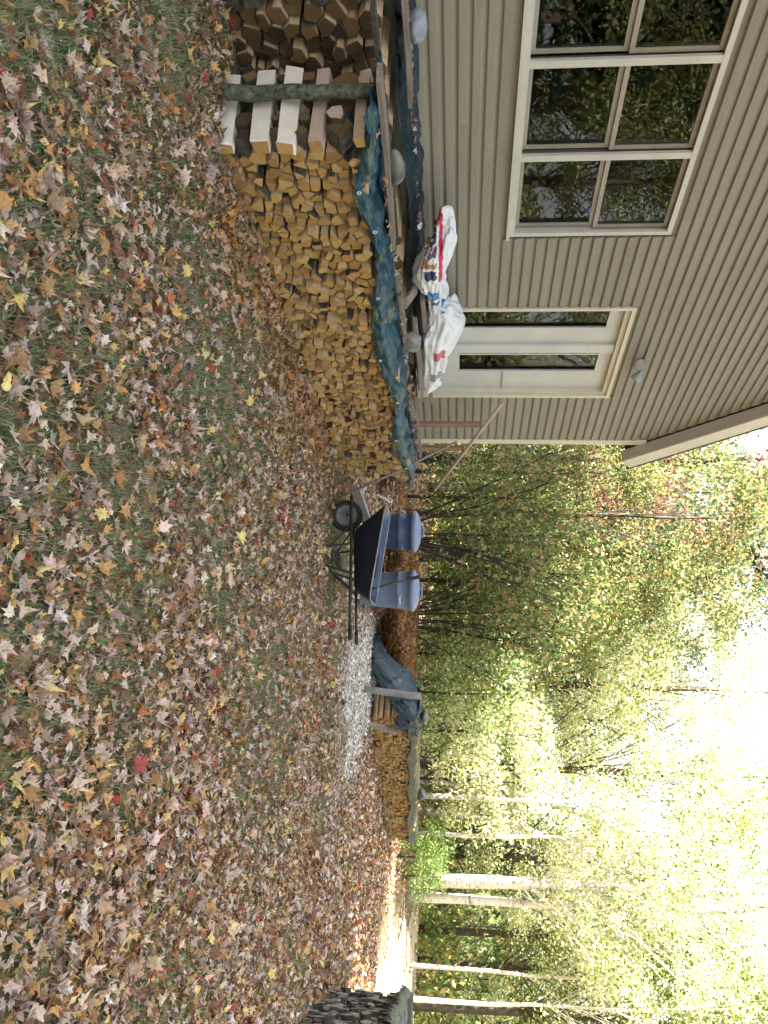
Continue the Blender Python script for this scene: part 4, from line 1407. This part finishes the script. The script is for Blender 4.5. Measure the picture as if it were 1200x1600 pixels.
# a fallen stick on the lawn
def stick(label, p0, p1, r, seed):
    rng = random.Random(seed)
    mb = MB()
    p0, p1 = Vector(p0), Vector(p1)
    pts = [p0.lerp(p1, i/6)-p0+Vector((rng.uniform(-.015, .015), rng.uniform(-.015, .015), rng.uniform(0, .008))) for i in range(7)]
    mb.tube(pts, [r, r, r*.95, r*.85, r*.8, r*.6, r*.4], 6)
    tag(mb.build('stick', M['bark'], None, loc=p0), label, 'stick')
stick('thin dark fallen stick lying on the lawn in the middle of the leaves', (-2.30, 4.15, 0.025), (-2.28, 4.75, 0.03), 0.010, 3)

# ------------------------------------------------------------------ vegetation
YEL = [(0.70, 0.70, 0.38), (0.75, 0.73, 0.48), (0.60, 0.65, 0.29), (0.76, 0.75, 0.54), (0.45, 0.54, 0.22)]  # paled to put the burnt-out sun glow into the leaf colour
GRN = [(0.10, 0.16, 0.04), (0.14, 0.20, 0.06), (0.20, 0.24, 0.07), (0.08, 0.12, 0.035), (0.34, 0.32, 0.09)]
MIX = [(0.11, 0.17, 0.055), (0.17, 0.23, 0.07), (0.30, 0.31, 0.11), (0.42, 0.37, 0.15), (0.08, 0.13, 0.05), (0.13, 0.19, 0.07), (0.40, 0.26, 0.12)]
REDS = [(0.27, 0.075, 0.07), (0.34, 0.14, 0.09), (0.22, 0.06, 0.075), (0.40, 0.30, 0.15), (0.30, 0.19, 0.16), (0.18, 0.20, 0.08)]
PINE = [(0.035, 0.085, 0.055), (0.05, 0.11, 0.07), (0.07, 0.13, 0.075), (0.045, 0.095, 0.05)]
FERN = [(0.26, 0.12, 0.045), (0.34, 0.17, 0.06), (0.20, 0.09, 0.035), (0.40, 0.24, 0.10)]
LIME = [(0.22, 0.33, 0.09), (0.30, 0.40, 0.13), (0.16, 0.26, 0.07)]
def leaf_cards(P, size, pal, rng, jitter=0.25):
    """rhombus leaves at P (n,3) -> verts, quads, colours"""
    n = len(P)
    a = rng.normal(size=(n, 3)); a /= np.linalg.norm(a, axis=1, keepdims=True)
    b_ = rng.normal(size=(n, 3)); b_ -= a*(a*b_).sum(1, keepdims=True); b_ /= np.linalg.norm(b_, axis=1, keepdims=True)
    s = size*rng.uniform(.6, 1.35, (n, 1))
    V = np.stack([P-a*s*.55, P+b_*s*.36, P+a*s*.55, P-b_*s*.36], 1).reshape(-1, 3)
    o = np.arange(n)*4
    Fq = np.stack([o, o+1, o+2, o+3], -1)
    pal = np.array(pal)
    c = pal[rng.integers(0, len(pal), n)]*rng.uniform(1-jitter, 1+jitter, (n, 1))
    return V, Fq, np.repeat(np.clip(c, 0.005, .8), 4, axis=0)
def tree_meshes(seed, H, r0, base, cr, nclump, per, leaf, pal, lean=(0, 0), bark='trunk', clump_r=0.75, low=0.0, squash=1.0):
    """trunk with limbs reaching the leaf clumps, and the crown"""
    rng = np.random.default_rng(seed)
    prng = random.Random(seed)
    tb = MB()
    k = 9
    path = []
    for i in range(k):
        f = i/(k-1)
        w = 0.02*H*f
        path.append(Vector((lean[0]*f*f*H+prng.uniform(-w, w)*.35, lean[1]*f*f*H+prng.uniform(-w, w)*.35, H*0.93*f-0.15)))
    tb.tube(path, [r0*(1.15 if i == 0 else 1)*(1-0.86*i/(k-1)) for i in range(k)], 8)
    def trunk_at(z):
        f = min(max((z+0.15)/(H*0.93), 0), 0.999)*(k-1)
        i = int(f)
        return path[i].lerp(path[i+1], f-i)
    cen = []
    mid = (H+base)/2
    for j in range(nclump):
        while True:
            p = rng.uniform(-1, 1, 3)
            d = np.linalg.norm(p)
            if 0.25 < d < 1 and prng.random() < 0.25+0.75*d:
                break
        shape = 1.0 if p[2] < 0 else 1-0.35*p[2]
        t = trunk_at(mid)
        c = Vector((p[0]*cr*shape, p[1]*cr*shape, mid+p[2]*(H-base)/2*squash))
        tt = trunk_at(c.z)
        c = Vector((c.x+tt.x, c.y+tt.y, c.z))
        cen.append(c)
        st = trunk_at(max(base*0.8, c.z-0.35*abs(c.z-base)-0.5-0.35*(Vector((c.x-tt.x, c.y-tt.y)).length)))
        m1 = st.lerp(c, 0.5)+Vector((prng.uniform(-.3, .3), prng.uniform(-.3, .3), prng.uniform(-.1, .35)))
        rr = r0*0.20*(1-0.5*c.z/H)
        tb.tube([st, m1, c], [rr, rr*.6, rr*.2], 5, cap=False)
    P = []
    for c in cen:
        n = int(per*prng.uniform(.5, 1.5))
        q = rng.normal(size=(n, 3))*np.array((clump_r, clump_r, clump_r*.55))*prng.uniform(.6, 1.25)
        P.append(q+np.array(c))
    P = np.concatenate(P)
    P = P[P[:, 2] > 0.15+low]
    V, Fq, C = leaf_cards(P, leaf, pal, rng)
    cm = np_mesh('crown', V, Fq, M['foliage'], C)
    to = bpy.data.meshes.new('trunk')
    to.from_pydata([tuple(v) for v in tb.v], [], tb.f)
    to.materials.append(M[bark])
    to.polygons.foreach_set('use_smooth', [True]*len(to.polygons))
    return to, cm
def conifer_meshes(seed, H, r0, base, cr, pal, leaf=0.16, n=9000):
    rng = np.random.default_rng(seed)
    prng = random.Random(seed)
    tb = MB()
    tb.tube([(0, 0, -.1), (0.02, 0, H*.5), (0, 0.02, H)], [r0, r0*.6, 0.01], 8)
    P = []
    z = base
    while z < H-0.2:
        R = cr*(1-(z-base)/(H-base))**0.8+0.15
        for j in range(prng.choice((4, 5, 6))):
            a = prng.uniform(0, 2*PI)
            r = R*prng.uniform(.65, 1.1)
            e = Vector((math.cos(a)*r, math.sin(a)*r, z-0.12*r))
            tb.tube([(0, 0, z), Vector((0, 0, z)).lerp(e, .5)+Vector((0, 0, .05*r)), e], [r0*.18, r0*.12, .004], 4, cap=False)
            m = max(6, int(n*r/(cr*70)))
            f = rng.uniform(.15, 1, m)
            q = np.array([0, 0, z])[None]*(1-f[:, None])+np.array(e)[None]*f[:, None]
            q += rng.normal(size=(m, 3))*np.array((.22, .22, .09))*(0.3+0.5*r/ max(cr, .1))
            P.append(q)
        z += max(0.14, 0.045*H)*prng.uniform(.8, 1.2)
    P = np.concatenate(P)
    V, Fq, C = leaf_cards(P, leaf, pal, rng)
    cm = np_mesh('crown', V, Fq, M['foliage'], C)
    to = bpy.data.meshes.new('trunk')
    to.from_pydata([tuple(v) for v in tb.v], [], tb.f)
    to.materials.append(M['trunk'])
    return to, cm
LIB = {
    'pale1': tree_meshes(1, 14, .20, 1.6, 4.6, 62, 360, .095, YEL, clump_r=.46),
    'pale2': tree_meshes(2, 12.5, .18, 1.3, 4.2, 58, 340, .092, YEL, clump_r=.44),
    'green1': tree_meshes(3, 15, .20, 4.0, 4.2, 64, 320, .11, GRN+YEL[:2], clump_r=.5),
    'green2': tree_meshes(4, 13, .17, 3.6, 3.8, 58, 310, .105, GRN+YEL[2:3], clump_r=.5),
    'mix1': tree_meshes(5, 12, .13, 2.4, 3.4, 54, 290, .098, MIX, clump_r=.45),
    'mix2': tree_meshes(6, 10, .10, 1.6, 2.8, 50, 270, .092, MIX, clump_r=.42),
    'red1': tree_meshes(7, 13.5, .14, 4.5, 3.4, 46, 260, .10, REDS, clump_r=.45),
    'birch1': tree_meshes(8, 14, .16, 4.2, 3.0, 40, 190, .095, YEL, bark='birch', clump_r=.45),
    'birch2': tree_meshes(9, 12, .085, 4.0, 2.4, 34, 170, .09, YEL+GRN[:2], lean=(.03, 0), bark='birch', clump_r=.42),
    'birchlean': tree_meshes(10, 15, .13, 8.0, 2.4, 26, 70, .10, YEL, lean=(.36, -.05), bark='birch', clump_r=.42),
    'birchbig': tree_meshes(12, 16, .27, 4.6, 3.6, 46, 210, .10, YEL+GRN[:1], lean=(-.02, .01), bark='birch', clump_r=.48),
    'slim': tree_meshes(11, 13, .12, 5.5, 2.4, 36, 150, .125, GRN+MIX[:2], clump_r=.5),
    'dense': tree_meshes(18, 15, .28, 3.5, 4.6, 110, 130, .30, GRN, clump_r=.85),
    'pine1': conifer_meshes(13, 15, .2, 3.0, 3.0, PINE, .18, 15000),
    'limebush': tree_meshes(19, 1.6, .03, .08, .85, 30, 75, .055, LIME, clump_r=.16, bark='twig'),
    'sap1': tree_meshes(15, 4.2, .05, .7, 1.5, 50, 75, .085, YEL+MIX[3:4], clump_r=.30, bark='twig'),
    'sap2': tree_meshes(16, 3.2, .04, .4, 1.4, 50, 75, .085, LIME+YEL[:2], clump_r=.28, bark='twig'),
    'sap3': tree_meshes(17, 5.5, .06, .9, 1.8, 50, 80, .10, MIX+GRN, clump_r=.36, bark='twig'),
}
def place(kind, u, d, label, cat='tree', name='tree', s=1.0, rz=None, group=None, xy=None, sz=None):
    """u: bearing as tangent right of the lens axis, d: distance along the axis on the ground"""
    if xy is None:
        hx = -math.sin(YAW)*d + math.cos(YAW)*u*d
        hy = math.cos(YAW)*d + math.sin(YAW)*u*d
    else:
        hx, hy = xy
    rz = random.uniform(0, 6.28) if rz is None else rz
    o = tag(empty(name, (hx, hy, float(ground_h(np.array(hx), np.array(hy)))), rz), label, cat, group)
    o.scale = (s, s, s if sz is None else sz)
    t, c = LIB[kind]
    link('trunk', t, o)
    link('crown', c, o)
    return o
def U(py): return (py-800)/1300.0
# pale sunlit trees at the far edge of the lawn
place('pale1', U(1060), 29, 'broad pale yellow-green tree glowing in the sun above the far woodpile', s=1.05)
place('pale2', U(1190), 27, 'pale sunlit tree between the glowing broad tree and the thick birch', s=1.08)
place('pale1', U(1330), 34, 'tall pale tree just left of the thick birch trunks', s=1.1)
place('green1', U(1500), 36, 'yellow-green tree over the dark opening in the woods at the right', s=1.0)
place('green2', U(1450), 35, 'green tree behind the twin birch over the dark opening', s=1.05)
place('green2', U(1570), 29, 'green tree right behind the slender birch nearest the right edge', s=1.0)
place('green2', U(1640), 26, 'green leafy tree at the right-hand edge above the grey woodpile', s=1.05)
place('pale2', U(930), 36, 'pale tree behind the dark thicket right of the house', s=1.1)
# birches
BG = 'white birches at the edge of the lawn'
place('birchbig', U(1372), 25, 'thick white birch trunk with a twin stem right beside it', rz=0.3, s=.85, group=BG)
place('birch1', U(1400), 25.4, 'slightly thinner right-hand stem of the twin white birch', rz=1.2, s=1.0, group=BG)
place('birch2', U(1242), 24, 'slender white birch behind the right end of the far woodpile', rz=2.2, group=BG)
place('birch2', U(1300), 25.5, 'slender white birch halfway between the far woodpile and the twin birch', rz=4.0, group=BG)
place('birch2', U(1508), 27, 'slender white birch above the sunlit track', rz=0.8, s=1.0, group=BG)
place('birch2', U(1560), 24.5, 'slender white birch nearest the right edge of the picture', rz=3.2, s=0.95, group=BG)
place('birchlean', U(1215), 29, 'white birch leaning far to the right high over the track', rz=0.40, s=1.1, group=BG)
place('birchlean', U(1265), 33, 'second leaning white birch, behind the first', rz=0.3, s=1.12, group=BG)
# shaded trees right of the house
place('red1', U(712), 26, 'red maple behind the corner of the house roof', s=1.1)
place('mix1', U(800), 37, 'mixed tree farther back right of the roof', s=1.1)
place('pine1', U(858), 30, 'tall blue-green pine behind the thicket', s=1.1)
place('mix2', U(735), 23, 'yellow and green mixed tree close to the house corner', s=.72)
place('mix2', U(800), 22, 'small mixed green tree behind the dark many-stemmed shrub', s=1.0)
place('mix1', U(870), 27, 'mixed green and yellow tree behind the trash cans', s=1.0)
place('mix2', U(925), 25, 'small mixed tree behind the brown ferns', s=0.8)
place('mix1', U(1010), 33, 'mixed tree in the shade left of the glowing broad tree', s=1.0)
place('green2', U(760), 34, 'dark green tree deep behind the house corner', s=1.1)
# saplings and bushes at the edge
SG = 'leafy bushes along the edge of the woods'
for kind, py, d, s, lab in (('sap2', 1080, 18.5, .9, 'bright leafy bush just behind the left end of the far woodpile'), ('sap1', 1140, 20, .9, 'yellow leafy bush behind the middle of the far woodpile'),
                            ('sap1', 1215, 22, 1.0, 'yellow bush behind the right half of the far woodpile'), ('sap2', 1020, 19.5, .95, 'green bush behind the brown ferns, right side'),
                            ('sap3', 985, 21, 1.0, 'taller dull green bush behind the ferns'), ('sap3', 905, 20, .95, 'dull bush behind the paler trash can'), ('sap1', 720, 22, .8, 'low yellow bush beside the house corner'),
                            ('sap3', 775, 19, .75, 'low dark green bush behind the handrail'), ('sap3', 1440, 37, 1.0, 'bush in the shade beyond the sunlit track'), ('sap1', 1540, 39, 1.1, 'yellowish bush in the shaded woods at the right'),
                            ('sap3', 1290, 34, 1.1, 'bush between the slender birches'), ('sap2', 1120, 24, 1.2, 'green bush below the glowing broad tree'), ('sap3', 840, 24, 1.0, 'dull bush at the back of the thicket')):
    place(kind, U(py), d, lab, 'bush', 'bush', s, group=SG)
place('limebush', U(1338), 20.5, 'bright loose green little bush at the right end of the far woodpile', 'bush', 'bush', 0.9)
place('limebush', U(1368), 23, 'second little green bush, at the foot of the twin birch', 'bush', 'bush', 0.85)
place('limebush', U(1310), 22, 'third little green bush, peeping over the end of the far woodpile', 'bush', 'bush', 1.0)
# dark many-stemmed shrubs
def stem_shrub(label, u, d, n, H, spread, seed, leaves):
    rng = random.Random(seed)
    hx = -math.sin(YAW)*d + math.cos(YAW)*u*d
    hy = math.cos(YAW)*d + math.sin(YAW)*u*d
    o = tag(empty('shrub', (hx, hy, 0)), label, 'shrub')
    tips = []
    for i in range(n):
        mb = MB()
        a = rng.uniform(0, 2*PI)
        sp = spread*rng.uniform(.25, 1.0)
        h = H*rng.uniform(.65, 1.0)
        b0 = Vector((math.cos(a)*.15, math.sin(a)*.15, 0))
        pts = [b0]
        for j in range(1, 7):
            f = j/6
            pts.append(b0+Vector((math.cos(a)*sp*f**1.15, math.sin(a)*sp*f**1.15, h*f))+Vector((rng.uniform(-.04, .04), rng.uniform(-.04, .04), 0)))
        r = rng.uniform(.018, .032)
        mb.tube(pts, [r*(1-.13*j) for j in range(7)], 6)
        for j in range(7):
            f = rng.uniform(.35, .95)
            p = pts[int(f*6)]
            e = p+Vector((math.cos(a)*rng.uniform(.0, .6)+rng.uniform(-.35, .35), math.sin(a)*rng.uniform(0, .6)+rng.uniform(-.35, .35), rng.uniform(.3, .9)))
            mb.tube([p, p.lerp(e, .5)+Vector((0, 0, -.04)), e], [r*.4, r*.3, r*.12], 4, cap=False)
            tips.append(e)
        mb.build('stem', M['twig'], o, smooth=True)
    nr = np.random.default_rng(seed)
    P = np.concatenate([nr.normal(size=(leaves, 3))*.28+np.array(t) for t in tips])
    V, Fq, C = leaf_cards(P, .10, MIX, nr)
    link('foliage', np_mesh('foliage', V, Fq, M['foliage'], C), o)
stem_shrub('dark many-stemmed shrub fanning out behind the left trash can', U(832), 17.2, 15, 4.2, 2.0, 3, 26)
stem_shrub('dark many-stemmed shrub right of the trash cans behind the ferns', U(965), 18.3, 11, 3.8, 1.7, 5, 30)
# brown ferns
def fern_clump(label, x, y, n, h, seed):
    rng = random.Random(seed)
    V, Fc, C = [], [], []
    nr = np.random.default_rng(seed)
    for i in range(n):
        a = rng.uniform(0, 2*PI)
        L = h*rng.uniform(.8, 1.4)
        bx, by = rng.uniform(-.28, .28), rng.uniform(-.28, .28)
        col = np.array(FERN[rng.randrange(4)])*rng.uniform(.7, 1.2)
        k = 9
        for j in range(1, k):
            f = j/k
            px = bx+math.cos(a)*L*.62*f
            py = by+math.sin(a)*L*.62*f
            pz = h*(1.5*f-.85*f*f)*rng.uniform(.92, 1.08)+.02
            w = .13*L*(1-f)**.7+.015
            for s in (-1, 1):
                ex, ey = px-math.sin(a)*s*w+math.cos(a)*.04, py+math.cos(a)*s*w+math.sin(a)*.04
                o = len(V)
                V += [(px-math.cos(a)*.028, py-math.sin(a)*.028, pz), (px+math.cos(a)*.028, py+math.sin(a)*.028, pz), (ex, ey, pz-.05*rng.random())]
                Fc.append((o, o+1, o+2))
                C += [col]*3
    me = np_mesh('fern_clump', V, Fc, M['foliage'], np.array(C))
    tag(link('fern_clump', me, None, (x, y, 0)), label, 'ferns', 'dry brown ferns at the edge of the lawn')
rngf = random.Random(4)
FN_L = ['behind the left trash can', 'between the two trash cans', 'right of the paler trash can', 'in the middle of the brown fern bank', 'left of the faded blue tarp', 'at the back of the fern bank', 'under the dark many-stemmed shrub', 'behind the handrail']
k = 0
for (x, y, h) in ((-5.1, 13.6, .75), (-4.5, 13.3, .8), (-4.05, 14.2, .75), (-3.85, 15.0, .8), (-3.3, 14.9, .8), (-3.6, 15.9, .85), (-5.9, 14.6, .85), (-6.6, 13.2, .7)):
    fern_clump('dry reddish-brown fern clump ' + FN_L[k], x, y, 90, h*1.05, 40+k)
    k += 1
for i, (x, y) in enumerate(((-4.55, 15.3), (-5.0, 16.2), (-4.3, 16.6), (-5.6, 16.0), (-2.9, 16.1))):
    o = fern_clump('dry reddish-brown fern clump ' + ('behind the paler trash can', 'second row behind the cans', 'far back in the fern bank', 'in front of the thicket', 'behind the sloping blue tarp')[i], x, y, 80, .9, 60+i)
# slim trees deep in the woods on the right, and the rest of the wood
TG = 'slim dark trees in the shaded woods'
rngt = random.Random(9)
ORD = ['leftmost', 'second', 'third', 'fourth', 'fifth', 'sixth', 'seventh', 'eighth', 'ninth', 'tenth', 'eleventh', 'twelfth', 'thirteenth', 'fourteenth', 'fifteenth', 'rightmost']
for i in range(16):
    lab = 'slim dark trunk in the shaded woods behind the birches, ' + (ORD[i] if i in (0, 15) else ORD[i] + ' from the left')
    place('slim', U(1275+i*27+rngt.uniform(-10, 10)), rngt.uniform(39, 56), lab, s=rngt.uniform(.6, .8), group=TG)
for i in range(10):
    lab = 'dim tree in the depth of the woods behind the thicket, ' + ('leftmost' if i == 0 else ORD[i] + ' from the left')
    place(rngt.choice(('slim', 'mix1', 'green2')), U(670+i*55+rngt.uniform(-15, 15)), rngt.uniform(42, 56), lab, s=rngt.uniform(.8, 1.05), group='dim trees in the depth of the woods')
# trees outside the frame: they shade the yard and show in the window panes
HG = 'unseen trees added for shade behind the house and camera'
for (x, y, s, lab) in ((-17.5, 3.4, 1.12, 'beside its back wall'), (-20, 8.5, 1.0, 'at its far back corner'), (-26, 6, 1.2, 'in the second row'), (-23.5, 15, 1.0, 'at the edge of the thicket'), (-28, 20, 1.15, 'farthest into the thicket'),
                  (-11, -6, 1.0, 'near its front corner'), (-16.5, -3.5, 1.15, 'at the back of its near side'), (-7, -10, 1.0, 'closest to the camera'), (-14, -12, 1.1, 'farthest behind the camera'), (-21, -7, 1.1, 'in the near second row')):  # unseen trees, added and placed so that they shade yard and thicket
    place('dense', 0, 0, 'unseen dense green tree added for shade near the house, ' + lab, s=s, xy=(x, y), group=HG)
WG = 'trees along the right side of the yard'
for (x, y, kd, s, lab) in ((11, 31, 'pale1', 1.1, 'past the end of the track'), (17, 38, 'pale2', 1.25, 'behind the end of the track'), (14.5, 19.5, 'pale2', 1.15, 'beside the tall pine'), (22, 27, 'pale1', 1.3, 'behind the right-hand row'), (12, 43, 'pale1', 1.2, 'farthest down the track')):
    place(kd, 0, 0, 'pale sunlit tree out to the right, ' + lab, s=s, xy=(x, y), group=WG)
for i, (x, y, kd, s) in enumerate(((9, -4, 'green2', 1.1), (11, 2, 'mix1', 1.2), (15, 4, 'green1', 1.1), (12, 8, 'green2', 1.15), (10.5, 13, 'mix1', 1.15), (16, 12, 'green1', 1.1), (13, 17, 'pine1', .95), (9.5, 20, 'green2', 1.05), (15, 22, 'green2', 1.2), (12, 26, 'mix1', 1.2), (17, 7, 'dense', 1.0), (19, 0, 'dense', 1.1), (21, 13, 'dense', 1.1), (18, 19, 'dense', 1.0))):
    place(kd, 0, 0, 'tree along the right side of the yard, ' + ('nearest' if i == 0 else ORD[i]) + ' from the camera', s=s, xy=(x, y), group=WG)
def far_woods():
    rng = np.random.default_rng(77)
    n = 50000
    ang = rng.uniform(rad(-52), rad(40), n)
    r = rng.uniform(46, 80, n)
    z = rng.uniform(0, 1, n)**1.5*np.where(ang > rad(-16), 6.0, 11.0)
    x, y = r*np.sin(ang), r*np.cos(ang)
    keep = (field(x*.35, y*.35, 1)+.5*np.sin(z*.9+x*.5) > -.35)
    P = np.stack([x, y, z+ground_h(x, y)], -1)[keep]
    V, Fq, C = leaf_cards(P, .55, GRN+MIX, rng)
    tag(link('far_woods', np_mesh('far_woods', V, Fq, M['foliage'], C)), 'dense mass of distant green and yellow woods', 'woods', kind='stuff')
    n = 42000
    ang = rng.uniform(rad(-48), rad(30), n)
    r = rng.uniform(34, 60, n)
    x, y = r*np.sin(ang), r*np.cos(ang)
    z = rng.gamma(1.6, .7, n)
    P = np.stack([x, y, z+ground_h(x, y)], -1)
    V, Fq, C = leaf_cards(P, .24, GRN+MIX, rng)
    tag(link('undergrowth', np_mesh('undergrowth', V, Fq, M['foliage'], C)), 'leafy undergrowth on the woodland floor', 'undergrowth', kind='stuff')
far_woods()
